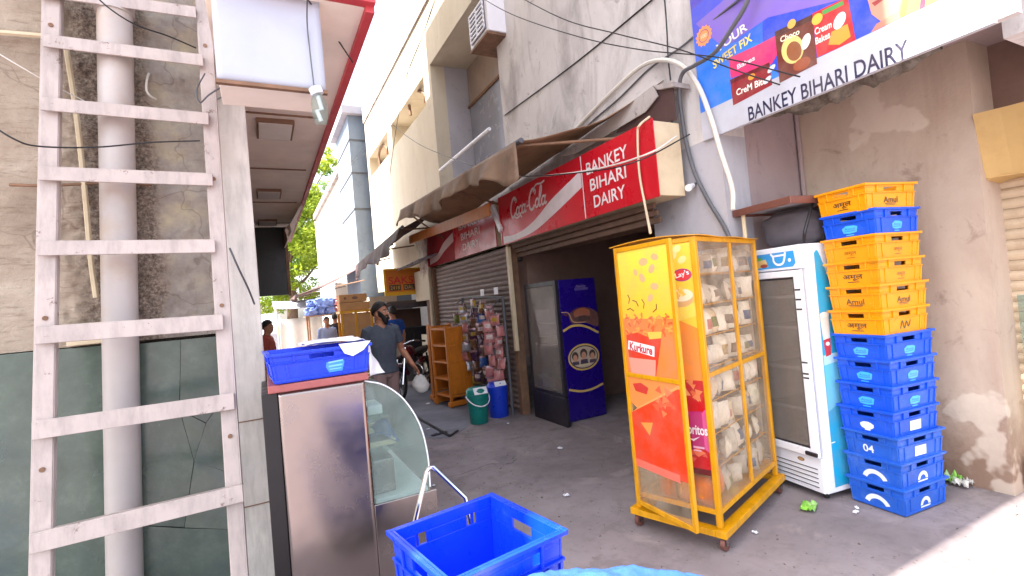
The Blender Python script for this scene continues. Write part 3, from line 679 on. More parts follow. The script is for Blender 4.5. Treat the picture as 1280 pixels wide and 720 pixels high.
# open shop behind the fascia
blk("shop_floor", M['lane'], (3.3, 6.6, 3.56, 6.0, 0.0, 0.05))
blk("shop_back_wall", M['darkroom'], (6.4, 6.6, 2.9, 6.1, 0.05, 2.6))
blk("shop_side_wall", M['darkroom'], (3.71, 6.4, 2.901, 3.0, 0, 2.6), (3.36, 6.4, 6.06, 6.16, 0, 2.6))
blk("shop_ceiling", M['darkroom'], (3.43, 6.6, 3.0, 9.9, 2.5, 2.6))
blk("fascia_beam", M['wood'], (3.42, X0+0.3, 3.56, 9.9, 2.22, 2.795))
# roller shutter of the closed unit, slat by slat
RS = thing("roller_shutter", "closed grey steel roller shutter behind the hanging sachets", "shutter", (3.2, 7.9, 0))
m = MB(); pr = [(0.0, 0.0), (-0.014, 0.022), (-0.020, 0.040), (-0.014, 0.060), (0.0, 0.074), (0.006, 0.078), (0.006, 0.0)]
m.prism([(3.2+a, 6.20, 0.02+b) for a, b in pr], (0, 3.35, 0)); sl0 = m.build("slat", M['shutter'], RS)
repeat(sl0, [(0, 0, 0.0785*i) for i in range(1, 30)], RS)
for _y in (6.10, 9.565): m = MB(); m.boxe(3.12, 3.24, _y, _y+0.095, 0, 2.4); m.build("guide_rail", M['wood'], RS, bevel=0.004)
tag(MB().boxe(3.06, 3.11, 6.02, 6.085, 0.9, 2.34).build("door_post", M['conduit'], bevel=0.003), "narrow pale post beside the roller shutter", "post")
# cream stub wall and post left of the shutter
SW = thing("shop_pier", "cream pier with dark opening left of the roller shutter", "pier", (3.2, 10, 0))
m = MB(); m.boxe(3.1, 3.3, 9.70, 9.86, 0, 2.4); m.boxe(3.12, 3.3, 9.861, 10.9, 1.75, 2.4); m.build("pier", M['cream'], SW)
m = MB(); m.boxe(3.16, 3.28, 9.87, 10.85, 0, 1.0); m.build("low_wall", M['cream'], SW)
m = MB(); m.boxe(3.36, 3.4, 9.87, 10.9, 1.0, 1.75); m.build("opening_back", M['darkroom'], SW)
m = MB(); m.tube([(3.07, 9.66, 0), (3.07, 9.66, 2.42)], 0.03, 8); m.build("awning_post", M['conduit'], SW, smooth=True)

# ------------------------------------------------------------------ closed shop at the frame's edge
CS = thing("cream_shutter", "closed cream roller shutter under a tan board beside the pink wall", "shutter", (4.75, 1.3, 0))
m = MB(); m.prism([(4.72+a, 0.95, 0.06+b*0.92) for a, b in pr], (0, 0.62, 0)); s1 = m.build("slat", M['shutter2'], CS)
repeat(s1, [(0, 0, 0.0725*i) for i in range(1, 33)], CS)
m = MB(); m.boxe(4.66, 4.74, 1.515, 1.60, 0, 2.42); m.build("guide_rail", M['tanboard'], CS, bevel=0.003)
m = MB(); a = onx(1205, 142, 4.5); b = onx(1280, 103, 4.5)
m.grid(lambda u, v: (4.50 - 0.10*u + 0.012*math.sin(v*6), 1.50-0.55*v, 2.16 + (2.60-2.16)*u - 0.03*v), 2, 8); m.build("shutter_housing", M['tanboard'], CS, solid=0.006)
m = MB(); m.grid(lambda u, v: (4.50 + 0.24*u, 1.50-0.55*v, 2.15 + 0.02*math.sin(v*9) - 0.02*u), 2, 10); m.build("torn_board", M['tanboard'], CS, solid=0.005)
m = MB(); m.boxe(4.745, 4.8, 0.95, 1.6, 0, 3.12); m.build("backing", M['darkroom'], CS)
GS = MB(); GS.prism([(4.60, 1.44, 0.22), (4.60, 0.97, 0.22), (4.69, 0.97, 1.30), (4.69, 1.47, 1.34)], (0.006, 0, 0))
tag(GS.build("glass_sheet", M['glass']), "loose sheet of greenish glass leaning on the cream shutter", "glass sheet")
tag(MB().boxe(4.55, 4.7, 0.97, 1.46, 0.0, 0.215).build("stone_block", M['pink'], bevel=0.01), "low pinkish block under the leaning glass sheet", "block")

# ------------------------------------------------------------------ far end of the lane
FB = thing("far_building", "bright pale building beyond the blue grey tower", "building", (3.4, 28, 0))
m = MB(); m.boxe(3.35, 12, 19.65, 32, 0, 7.5); m.build("far_wall", M['farwall'], FB)
m = MB(); m.boxe(3.2, 12, 19.65, 32.2, 7.5, 7.8); m.build("far_parapet", M['parapet'], FB)
m = MB(); m.tube([(3.3, 31.5, 0), (3.3, 31.5, 7.3)], 0.09, 8); m.build("rain_pipe", M['white'], FB, smooth=True)
m = MB(); m.boxe(2.6, 3.35, 13.6, 16.58, 0, 2.0); 
tag(m.build("low_building", M['farwall']), "low white block under the torn awning by the blue grey tower", "building")
BW = thing("boundary_wall", "sunlit cream wall closing the far end of the lane", "wall", (-4, 44, 0))
m = MB(); m.boxe(-25, 3.2, 52, 52.3, 0, 3.0); m.build("wall_face", M['farwall'], BW)
m = MB(); m.boxe(-25, 3.2, 51.9, 52.4, 3.0, 3.2); m.build("coping", M['parapet'], BW)

def leaf_cloud(mb, c, rad, n, size):
    for _ in range(n):
        while True:
            q = V((random.uniform(-1, 1), random.uniform(-1, 1), random.uniform(-1, 1)))
            if 0.2 < q.length < 1: break
        p = V(c) + V((q.x*rad[0], q.y*rad[1], q.z*rad[2]))
        a = V((random.gauss(0, 1), random.gauss(0, 1), random.gauss(0, 1))).normalized(); b = a.orthogonal().normalized()
        s = size*random.uniform(0.6, 1.3)
        mb.add([p-a*s, p-b*s*0.45, p+a*s, p+b*s*0.45], [(0, 1, 2, 3)])
def tree(label, x, y, h, spread, mat, group):
    t = thing("tree", label, "tree", (x, y, 0), 0, group)
    m = MB(); m.tube([(x, y, 0), (x+0.1, y, h*0.25), (x-0.1, y+0.1, h*0.5), (x+0.1, y, h*0.8)], [0.32, 0.24, 0.17, 0.05], 10)
    limbs = []
    for k in range(9):
        a = k*2.4; z0 = h*(0.28+0.05*k); L = spread*random.uniform(0.6, 0.95)
        e = V((x+math.cos(a)*L, y+math.sin(a)*L, z0+h*random.uniform(0.12, 0.3))); limbs.append(e)
        m.tube(spline([(x, y, z0), (x+math.cos(a)*L*0.4, y+math.sin(a)*L*0.4, z0+h*0.06), e], 4), [0.11, 0.10, 0.09, 0.08, 0.07, 0.06, 0.05, 0.04, 0.03], 6)
    m.build("trunk", M['trunk'], t, smooth=True)
    m = MB()
    for e in limbs:
        for _ in range(7):
            c = e + V((random.gauss(0, 1)*spread*0.25, random.gauss(0, 1)*spread*0.25, random.gauss(0, 1)*h*0.07)); r = random.uniform(0.5, 1.1)*spread*0.2
            leaf_cloud(m, c, (r*1.2, r*1.2, r*0.8), 150, 0.17)
    for _ in range(26):
        c = V((x+random.gauss(0, 0.4)*spread, y+random.gauss(0, 0.4)*spread, h*random.uniform(0.2, 1.0))); r = random.uniform(0.6, 1.1)*spread*0.22
        leaf_cloud(m, c, (r*1.2, r*1.2, r*0.8), 150, 0.17)
    m.build("crown", mat, t)
tree("sunlit yellow green tree showing between the canopy and the pale building", 1.9, 37, 13.0, 3.6, M['leaf'], "trees beyond the lane")
tree("darker leafy tree behind the sunlit one at the end of the lane", 2.2, 48, 14, 5.0, M['leaf2'], "trees beyond the lane")
tree("leafy tree half hidden by the white canopy", -1.4, 39, 11.0, 3.6, M['leaf'], "trees beyond the lane")
# ================================================================== AWNINGS, SIGNS, CABLES
def awning(name, label, P1, P2, P3, P4, drop, mat, tube_mat, seed, flap_mat=None):
    """P1-P2 front tube, P3-P4 on the wall (P4 above P1)"""
    P1, P2, P3, P4 = map(V, (P1, P2, P3, P4)); t = thing(name, label, "awning", tuple(P1), 0)
    def top(u, v):
        q = (P1.lerp(P2, u)).lerp(P4.lerp(P3, u), v)
        return q + V((0, 0, -0.11*math.sin(math.pi*v)*(0.6+0.4*math.sin(u*17+seed)) + 0.03*noise.noise(q*2.3+V((seed, 0, 0)))))
    m = MB(); m.grid(top, 40, 10); m.build("cloth", mat, t, smooth=True, angle=180, solid=0.006)
    def flap(u, v):
        q = P1.lerp(P2, u); w2 = 0.05*math.sin(u*23+seed)*v + 0.03*math.sin(u*61+seed*2)*v
        return q + V((-0.035+w2-0.06*v, 0, -drop*v*(0.78+0.20*math.sin(u*11+seed)+0.16*noise.noise(V((u*9, seed, 0)))) - 0.03*math.sin(u*40)*v*v))
    m = MB(); m.grid(flap, 70, 8); m.build("valance", flap_mat or mat, t, smooth=True, angle=180, solid=0.005)
    m = MB(); d = (P2-P1).normalized(); m.tube([P1-d*0.06, P1.lerp(P2, 0.5)-V((0, 0, 0.03)), P2+d*0.05], 0.028, 8); m.build("front_tube", tube_mat, t, smooth=True)
    for u in (0.02, 0.5, 0.97):
        m = MB(); m.tube([P1.lerp(P2, u)-V((0, 0, 0.02)), P4.lerp(P3, u)+V((0, 0, -0.45))], 0.016, 6); m.build("strut", M['wood'], t)
    return t
awning("awning", "brown tarpaulin awning over the red signs of the dairy", (2.4, 4.27, 3.18), (2.4, 8.8, 3.40), (X0-0.02, 9.0, 3.14), (X0-0.01, 3.25, 3.47), 0.36, M['tarp'], M['cable'], 1.3)
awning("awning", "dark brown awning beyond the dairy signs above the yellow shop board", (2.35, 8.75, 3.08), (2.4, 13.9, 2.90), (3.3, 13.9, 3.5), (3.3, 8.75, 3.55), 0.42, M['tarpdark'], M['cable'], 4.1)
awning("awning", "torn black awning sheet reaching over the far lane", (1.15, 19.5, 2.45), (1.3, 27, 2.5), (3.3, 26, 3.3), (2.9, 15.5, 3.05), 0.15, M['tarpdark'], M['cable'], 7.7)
# orange plank and corrugated sheet under the second awning
m = MB(); m.bar(onx(512, 300, 2.75), onx(612, 262, 2.75), 0.16, 0.02); tag(m.build("plank", M['orange']), "orange brown plank under the second awning", "plank")
m = MB(); m.grid(lambda u, v: (2.75+0.5*v, 9.2+2.4*u, 2.52-0.05*u+0.14*v+0.02*math.sin(u*60)), 80, 2); tag(m.build("corrugated_sheet", M['boxwhite'], solid=0.004), "pale corrugated roofing sheet over the yellow shop board", "roof sheet")
# rolled shutter lip and slats under the right sign
RL = thing("rolled_shutter", "brown slatted shutter lip rolled up under the dairy sign", "shutter", (3.15, 4.5, 2.2))
m = MB(); m.boxe(3.10, 3.125, 3.22, 5.95, 2.30, 2.352); s0 = m.build("slat", M['wooddark'], RL, bevel=0.004)
repeat(s0, [(0.03*i, 0, -0.062*i) for i in range(1, 3)], RL)
# grey folded sheet behind the sign top; a dark sheet paints its shaded hollow
TH = thing("tin_hood", "grey folded tin hood wedged above the awning next to the banner", "hood", tuple(onx(790, 140, 3.25)))
m = MB(); m.prism([onx(*q, 3.2) for q in ((700, 196), (816, 107), (822, 120), (806, 140), (720, 192))], (0.012, 0, 0)); m.prism([onx(*q, 3.2) for q in ((816, 107), (842, 102), (843, 108), (822, 112))], (0.18, 0, 0)); m.build("folded_sheet", M['parapet'], TH)
m = MB(); m.prism([onx(*q, 3.24) for q in ((812, 114), (841, 108), (845, 150), (770, 166))], (0.01, 0, 0)); m.build("hollow_shade", M['tarpdark'], TH)

# ---- red signs
def swoosh(pr, pts_top, pts_bot, col, layer=1.5):
    a, b = sp2(pts_top), sp2(pts_bot)
    for i in range(len(a)-1): pr.poly([b[i], b[i+1], a[i+1], a[i]], col, layer)
def el(cx, cy, rx, ry, a0, a1, n=14): return [(cx+rx*math.cos(R(a0+(a1-a0)*i/n)), cy+ry*math.sin(R(a0+(a1-a0)*i/n))) for i in range(n+1)]
def script(pr, a0, b0, s, col, layer=3):
    """two joined words in flowing script with long capital swashes"""
    G = []
    def cap(x): 
        G.append((el(x+0.42, 0.52, 0.36, 0.56, 50, 320), 0.13)); G.append((el(x+0.60, 0.86, 0.12, 0.14, -60, 170), 0.09))
    def o(x): G.append((el(x+0.17, 0.22, 0.17, 0.23, 0, 360), 0.10))
    def c(x): G.append((el(x+0.18, 0.22, 0.18, 0.23, 50, 320), 0.10))
    def a(x): o(x); G.append((sp2([(x+0.36, 0.46), (x+0.36, 0.1), (x+0.44, 0.0), (x+0.54, 0.08)], 5), 0.10))
    cap(0); o(0.80); c(1.16); a(1.52); G.append(([(2.08, 0.25), (2.30, 0.29)], 0.08))
    cap(2.30); o(3.10); G.append((sp2([(3.46, 0.10), (3.68, 0.75), (3.66, 1.02), (3.54, 0.95), (3.50, 0.3), (3.58, 0.0), (3.70, 0.06)], 6), 0.10)); a(3.78)
    G.append((sp2([(0.55, -0.02), (0.95, -0.16), (1.35, -0.10), (1.55, -0.22)], 6), 0.09)); G.append((sp2([(2.75, 1.05), (3.1, 1.22), (3.6, 1.16), (3.95, 1.22)], 6), 0.08))
    for pts, wd in G: pr.stroke([(a0+(x+0.28*y)*s, b0+y*s) for x, y in pts], wd*s*1.15, col, layer)
RED, WH = (206, 30, 44), (232, 226, 226)
SG = thing("shop_sign", "long red dairy sign with white script lettering above the open shop", "sign", (3.0, 4.5, 2.37))
m = MB(); m.boxe(3.0, 3.30, 3.04, 6.0, 2.37, 3.0); m.build("sign_box", M['conduit'], SG, bevel=0.004)
m = MB(); m.boxe(2.985, 2.999, 3.03, 6.01, 2.36, 3.01); m.boxe(2.978, 2.984, 3.02, 3.045, 2.355, 3.015); m.boxe(2.978, 2.984, 5.99, 6.02, 2.355, 3.015); m.build("sign_face", basic("red_sign_sheet", (192, 22, 38), 0.3, var=0.06, sc=2, bump=0.02, dirt=(150, 40, 48), dirt_amt=0.4), SG)
p = Print(lambda a, b, l: (2.984-l, 6.01-a, b))
p.rect(1.94, 1.955, 2.365, 3.005, WH, 1)
swoosh(p, [(0.05, 2.47), (0.45, 2.45), (0.9, 2.53), (1.35, 2.70), (1.93, 2.86)], [(0.05, 2.375), (0.45, 2.375), (0.9, 2.41), (1.35, 2.52), (1.93, 2.69)], (222, 206, 206))
script(p, 0.30, 2.68, 0.215, (226, 208, 208))
for i, s in enumerate(("BANKEY", "BIHARI", "DAIRY")): p.text(s, 2.34, 2.845-0.172*i, 0.118, WH, 2, w=(0.62, 0.54, 0.47)[i], bold=0.012)
p.build("lettering", SG)
SG2 = thing("shop_sign", "smaller faded red dairy sign above the closed roller shutter", "sign", (3.15, 8, 2.4))
m = MB(); m.boxe(3.15, 3.30, 6.52, 10.0, 2.42, 3.08); m.build("sign_box", M['conduit'], SG2, bevel=0.004)
m = MB(); m.boxe(3.135, 3.149, 6.51, 8.25, 2.41, 3.09); m.build("sign_face", bpy.data.materials["red_sign_sheet"], SG2)
m = MB(); m.boxe(3.135, 3.149, 8.26, 10.0, 2.41, 3.09); m.build("faded_face", basic("faded_red_sheet", (138, 18, 30), 0.7, var=0.1, sc=2, bump=0.02, spec=0.12, dirt=(150, 60, 66), dirt_amt=0.3, dirt_sc=1.5), SG2)
p = Print(lambda a, b, l: (3.134-l, 10.0-a, b))
for i, s in enumerate(("BANKEY", "BIHARI", "DAIRY")): p.text(s, 2.52, 2.93-0.18*i, 0.115, (226, 214, 214), 2, w=(0.95, 0.82, 0.72)[i], bold=0.012)
swoosh(p, [(0.3, 2.60), (0.8, 2.62), (1.2, 2.78), (1.74, 2.90)], [(0.3, 2.46), (0.8, 2.50), (1.2, 2.62), (1.74, 2.74)], (206, 176, 176))
p.build("lettering", SG2)
m = MB(); m.grid(lambda u, v: (3.02-0.10*math.sin(v*2+u*3)*0.5, 9.35+0.9*u, 3.1-0.8*v-0.05*math.sin(u*8)), 14, 10)
tag(m.build("plastic_sheet", M['haze_plastic'], smooth=True, angle=180), "dusty see through plastic sheet hanging over the faded sign", "plastic sheet")
TL = thing("sign_lamp", "white tube lamp bracket between the two red signs", "lamp", (3.0, 6.3, 2.6))
a, b = onx(615, 258, 2.98), onx(627, 288, 2.98)
m = MB(); m.bar(a, b, 0.09, 0.05, side=V((0, 1, 0))); m.build("lamp_body", M['white'], TL, bevel=0.006)
m = MB(); m.tube([b, b+V((0.15, 0, 0.02))], 0.02, 8); m.build("lamp_arm", M['white'], TL)
# strap hanging over the sign and a white wire across
runs("hanging_strap", M['conduit'], "dusty yellow strap hanging over the dairy sign down to the yellow rack", "strap", [onx(812, 146, 3.05), onx(800, 156, 2.93), onx(797, 167, 2.94), onx(799, 215, 2.95), onx(806, 255, 2.9), ony(813, 291, 2.5)], 0.010)

# ---- printed banner
BN = thing("banner", "large blue and violet printed shop banner with a white lettered strip", "banner", (3.37, 2, 2.8))
XB = 3.365
Bb = lambda px, py: (-onx(px, py, XB).y, onx(px, py, XB).z)
zb = onx(886, 174, XB).z
m = MB(); m.boxe(XB, XB+0.025, 1.02, 2.86, zb, 4.25); m.build("banner_sheet", basic("banner_vinyl", (178, 180, 192), 0.4, var=0.05, sc=2, bump=0.02), BN, bevel=0.003)
p = Print(lambda a, b, l: (XB-0.001-l, -a, b))
L, Rr = -2.855, -1.025
strip_top = zb + 0.235
def clip(pts): return [(min(max(a, L), Rr), min(max(b, zb+0.004), 4.24)) for a, b in pts]
p.rect(L, Rr, zb+0.004, 4.24, (70, 66, 176), 0.2); p.rect(L, Rr, zb+0.003, strip_top, (184, 186, 198), 3)
for k, (r, c) in enumerate(((1.45, (84, 74, 186)), (1.15, (74, 84, 206)), (0.85, (52, 104, 226)), (0.6, (30, 122, 236)))):
    p.poly(clip(el(L+0.15, zb+0.2, r*1.0, r*0.8, 0, 360, 40)), c, 0.4+0.25*k)
p.poly(clip(el(-1.5, zb+0.55, 0.75, 0.62, 0, 360, 40)), (40, 70, 200), 1.5)
p.poly([Bb(*q) for q in ((870, 30), (905, 0), (1050, 0), (960, 22), (905, 60))], (128, 104, 196), 1.6)
# gear emblem
ga, gb = Bb(880, 45); rr = 0.085
p.poly([(ga+rr*(1.0 if i % 2 else 0.82)*math.cos(math.pi*i/14), gb+rr*(1.0 if i % 2 else 0.82)*math.sin(math.pi*i/14)) for i in range(28)], (240, 150, 90), 2.2)
p.disc(ga, gb, rr*0.6, rr*0.6, (150, 80, 120), 2.6, r0=0.86); p.text("100", ga, gb, 0.03, (250, 220, 200), 3)
def btext(s, q0, q1, h, col, layer=5, bold=0.02, shear=0.0, grow=1.0):
    (a0, b0), (a1, b1) = Bb(*q0), Bb(*q1); p.text(s, (a0+a1)/2, (b0+b1)/2, h, col, layer, w=math.hypot(a1-a0, b1-b0)*grow, bold=bold, rot=math.atan2(b1-b0, a1-a0), shear=shear)
btext("YOUR", (896, 62), (934, 32), 0.065, (244, 240, 250)); btext("SWEET FIX", (892, 82), (940, 46), 0.065, (250, 226, 96))
btext("BANKEY BIHARI DAIRY", (936, 143), (1136, 60), 0.105, (34, 32, 66), 5, 0.012)
# packets on the banner
def pk(pts, col, layer): p.poly([Bb(*q) for q in pts], col, layer)
pk(((914, 98), (911, 73), (950, 55), (973, 43), (978, 58), (965, 80)), (214, 46, 110), 3.5)
btext("Bakes", (922, 84), (944, 72), 0.035, (250, 230, 235), 5)
pk(((913, 100), (962, 78), (966, 106), (917, 132)), (140, 34, 44), 4)
pk(((913, 100), (962, 78), (963, 83), (914, 105)), (100, 20, 30), 4.4)
p.disc(*Bb(940, 96), 0.03, 0.022, (226, 150, 60), 4.8); btext("CreM Bite", (921, 116), (958, 100), 0.05, (250, 244, 236), 5.2)
pk(((975, 104), (969, 40), (1016, 18), (1022, 80)), (104, 44, 34), 4.2); pk(((969, 40), (1016, 18), (1016, 25), (970, 47)), (70, 26, 24), 4.6)
p.disc(*Bb(991, 62), 0.075, 0.10, (222, 196, 120), 5, rot=0.3); p.disc(*Bb(993, 64), 0.05, 0.07, (140, 84, 52), 5.3, rot=0.3)
p.disc(*Bb(1003, 80), 0.06, 0.04, (150, 70, 40), 5.6); p.disc(*Bb(990, 30), 0.03, 0.03, (226, 170, 80), 5.5)
btext("Choco", (976, 50), (1000, 39), 0.04, (250, 236, 210), 6); p.disc(*Bb(1008, 52), 0.03, 0.05, (236, 232, 226), 6.2, rot=-0.4)
pk(((1022, 72), (1016, 17), (1060, -4), (1070, 50)), (206, 32, 44), 4.4); pk(((1028, 14), (1054, 1), (1055, 6), (1029, 19)), (70, 150, 70), 5)
p.disc(*Bb(1022, 24), 0.035, 0.035, (240, 180, 70), 5.2); btext("Cream", (1019, 40), (1040, 30), 0.045, (250, 240, 230), 5.6); btext("Bakes", (1020, 52), (1038, 43), 0.045, (250, 240, 230), 5.6)
pk(((1036, 56), (1040, 40), (1060, 30), (1064, 46), (1050, 56)), (236, 150, 50), 5.2); p.disc(*Bb(1050, 26), 0.035, 0.05, (236, 236, 240), 5.4, rot=-0.5)
for q in ((965, 86), (960, 100)): _k = q[0] % 7; p.disc(*Bb(*q), 0.035, 0.018, (206, 214, 236), 6.6+0.2*_k, rot=0.5)
# a person's chin, neck and yellow jacket at the banner's top edge
def fig(pts, col, layer): p.poly([(min(max(a, L), Rr), max(b, strip_top+0.002)) for a, b in (Bb(*q) for q in pts)], col, layer)
fig(((1080, 72), (1096, 46), (1112, 38), (1118, -40), (1250, -70), (1250, 10), (1180, 45), (1110, 70)), (240, 180, 84), 3.2)
fig(((1084, -4), (1090, -60), (1136, -70), (1132, -20), (1124, 14), (1106, 30), (1090, 18)), (214, 140, 120), 4)
fig(((1096, 30), (1124, 14), (1128, 36), (1100, 54), (1090, 48)), (196, 122, 104), 4.3)
fig(((1090, 4), (1104, -4), (1106, -1), (1094, 8)), (150, 60, 64), 4.8)
fig(((1150, 10), (1156, -60), (1164, -62), (1160, 40), (1152, 44)), (110, 60, 90), 4.1); fig(((1186, 28), (1196, -60), (1202, -62), (1196, 30)), (206, 140, 60), 4.1)
fig(((1126, 40), (1136, -30), (1142, -32), (1134, 44)), (206, 140, 60), 4.1)
p.build("print", BN)

# ---- cables and hoses on the shop front
runs("cable", M['cable'], "thick dark cable looping from the banner down the grey pillar", "cable", [onx(940, -30, 3.25), onx(934, 2, 3.25), onx(915, 35, 3.25), onx(893, 66, 3.25), onx(868, 82, 3.25), onx(853, 92, 3.27), onx(849, 115, 3.3), onx(853, 150, 3.34), onx(858, 180, 3.36), onx(868, 215, 3.36), onx(885, 250, 3.36), onx(906, 285, 3.37), onx(928, 335, 3.38), onx(950, 400, 3.38)], 0.017, 8)
runs("hose", M['hose'], "pale thick hose arching from the upper wall over the banner's corner", "hose", [onx(690, 192, X0-0.02), onx(735, 145, X0-0.03), onx(768, 112, X0-0.04), onx(800, 84, X0-0.05), onx(826, 75, X0-0.06), onx(852, 82, X0-0.08), onx(872, 106, X0-0.09), onx(888, 146, X0-0.1), onx(901, 190, X0-0.09), onx(915, 235, X0-0.05), onx(916, 262, X0-0.05)], 0.020, 8)
runs("cable", M['cable'], "grey cable running beside the pale hose on the upper wall", "cable", [onx(700, 190, X0-0.01), onx(740, 152, X0-0.02), onx(775, 122, X0-0.02), onx(812, 86, X0-0.02), onx(850, 60, X0-0.02), onx(880, 35, X0-0.02), onx(960, -30, X0-0.08)], 0.010)
runs("overhead_wire", M['wire'], "overhead wire from the frame's top down to the banner", "wire", [onx(590, -10, 3.0), onx(640, 18, 3.05), onx(720, 45, 3.1), onx(800, 62, 3.15), onx(900, 72, 3.2), onx(1000, 96, 3.25)], 0.005)
runs("overhead_wire", M['wire'], "second overhead wire meeting the banner below the first", "wire", [onx(620, -20, 2.9), onx(700, 22, 2.95), onx(770, 42, 3.0), onx(850, 62, 3.1), onx(920, 88, 3.2), onx(975, 106, 3.3)], 0.005)
runs("wall_cable", M['wire'], "dark cable running diagonally up the upper wall", "wire", [onx(631, 144, X0-0.01), onx(720, 78, X0-0.01), onx(822, -6, X0-0.01)], 0.008)
runs("wall_cable", M['wire'], "dark cable dropping straight down the upper wall by the hose", "wire", [onx(829, -20, X0-0.01), onx(833, 30, X0-0.01), onx(835, 70, X0-0.01), onx(838, 100, X0-0.01)], 0.006)
runs("overhead_wire", M['wire'], "steep wire crossing the pale wall above the awning", "wire", [onx(548, -10, 2.9), onx(528, 45, 2.9), onx(510, 90, 2.9), onx(497, 150, 2.9), onx(489, 205, 2.9), onx(484, 245, 2.9)], 0.006)
runs("overhead_wire", M['wire'], "wire sloping from the recess past the strip window to the tower", "wire", [onx(545, -6, 3.0), onx(520, 66, 3.0), onx(490, 130, 3.0), onx(462, 175, 3.0), onx(432, 210, 3.0), onx(405, 232, 3.0)], 0.006)
runs("overhead_wire", M['wire'], "long wire from the parapet down to the awning tube", "wire", [onx(460, 112, 3.0), onx(488, 152, 3.0), onx(520, 178, 3.0), onx(560, 196, 2.9), onx(600, 210, 2.7), onx(650, 220, 2.6), onx(740, 214, 2.7), onx(800, 200, 2.8), onx(862, 168, 3.3)], 0.006)
runs("overhead_wire", M['wirewhite'], "pale slack wire drooping across the dairy sign", "wire", [onx(600, 214, 2.5), onx(650, 220, 2.6), onx(700, 218, 2.7), onx(760, 208, 2.8), onx(815, 190, 2.88), onx(846, 170, 3.2)], 0.008)
runs("overhead_wire", M['wire'], "thin wires crossing in front of the far trees", "wire", [ony(362, 335, 20), ony(388, 340, 20), ony(418, 336, 20)], 0.012)
runs("overhead_wire", M['wire'], "lower thin wire crossing in front of the far trees", "wire", [ony(360, 352, 21), ony(385, 350, 21), ony(420, 344, 21)], 0.012)
runs("overhead_wire", M['wire'], "fine wire hanging between tower and canopy", "wire", [onx(392, 228, 2.0), onx(420, 218, 2.6), onx(446, 200, 2.9), onx(470, 180, 3.0)], 0.006)
JB = thing("junction_box", "grey junction box clamped to the pillar above the dairy sign", "junction box", (3.36, 3.2, 3.0))
c = onx(838, 138, 3.36); m = MB(); m.box(c, (0.06, 0.09, 0.14)); m.build("box_body", M['greywall'], JB, bevel=0.008)
m = MB(); m.tube([c+V((0, 0, -0.07)), c+V((-0.02, -0.03, -0.15))], 0.012, 6); m.build("conduit_stub", M['cable'], JB)
FL = thing("floodlight", "small white lamp clamped to the pillar under the dairy sign", "lamp", (3.36, 3.2, 2.3))
c = onx(866, 232, 3.36); m = MB(); m.tube([c, c+V((-0.09, -0.03, -0.03))], [0.022, 0.03], 10); m.build("lamp_head", M['white'], FL)
m = MB(); m.tube([c, c+V((0.04, 0, 0.02))], 0.012, 6); m.build("lamp_bracket", M['cable'], FL)

# ---- window air conditioner
AC = thing("air_conditioner", "white window air conditioner with slotted grille in the wall recess", "air conditioner", (3.3, 6.5, 5.4))
m = MB(); m.boxe(3.12, 3.75, 6.12, 6.78, 5.44, 5.98); m.build("case", M['whiteplastic'], AC, bevel=0.012)
m = MB(); m.boxe(3.105, 3.119, 6.20, 6.70, 5.50, 5.92); m.build("grille_back", M['darkframe'], AC)
m = MB(); m.boxe(3.085, 3.104, 6.20, 6.70, 5.50, 5.525); l0 = m.build("louvre", M['whiteplastic'], AC)
repeat(l0, [(0, 0, 0.066*i) for i in range(1, 7)], AC)
m = MB(); m.boxe(3.083, 3.106, 6.44, 6.46, 5.5, 5.92); m.boxe(3.083, 3.106, 6.2, 6.215, 5.5, 5.92); m.boxe(3.083, 3.106, 6.685, 6.7, 5.5, 5.92); m.build("grille_bar", M['whiteplastic'], AC)
m = MB(); m.boxe(3.10, 3.75, 6.14, 6.76, 5.40, 5.435); m.build("tray", M['wood'], AC)

# ---- yellow shop board far along the lane
YS = thing("shop_board", "yellow shop board with red letters under the dark awning", "sign", (3.0, 11, 1.9))
m = MB(); m.boxe(2.46, 3.6, 11.0, 11.06, 1.92, 2.53); m.build("board", basic("yellow_board", (240, 186, 20), 0.4, bump=0.02), YS, bevel=0.004)
m = MB(); m.boxe(2.5, 3.6, 10.985, 10.998, 2.0, 2.49); m.build("board_face", basic("dark_orange_face", (226, 128, 24), 0.5, var=0.15, sc=2, bump=0.02), YS)
p = Print(lambda a, b, l: (a, 10.984-l, b))
p.text("SAKSHI", 2.95, 2.26, 0.17, (220, 40, 20), 2, w=0.80, bold=0.02); p.text("RAJ", 2.68, 2.42, 0.06, (226, 120, 40), 2)
for i, (x0, x1) in enumerate(((2.56, 2.82), (2.88, 3.14), (3.2, 3.42))):
    p.rect(x0, x1, 2.03, 2.16, (80, 40, 24), 1); p.text(("2418", "DAL", "RICE")[i], (x0+x1)/2, 2.095, 0.08, (232, 190, 90), 2, w=(x1-x0)*0.8)
p.build("lettering", YS)
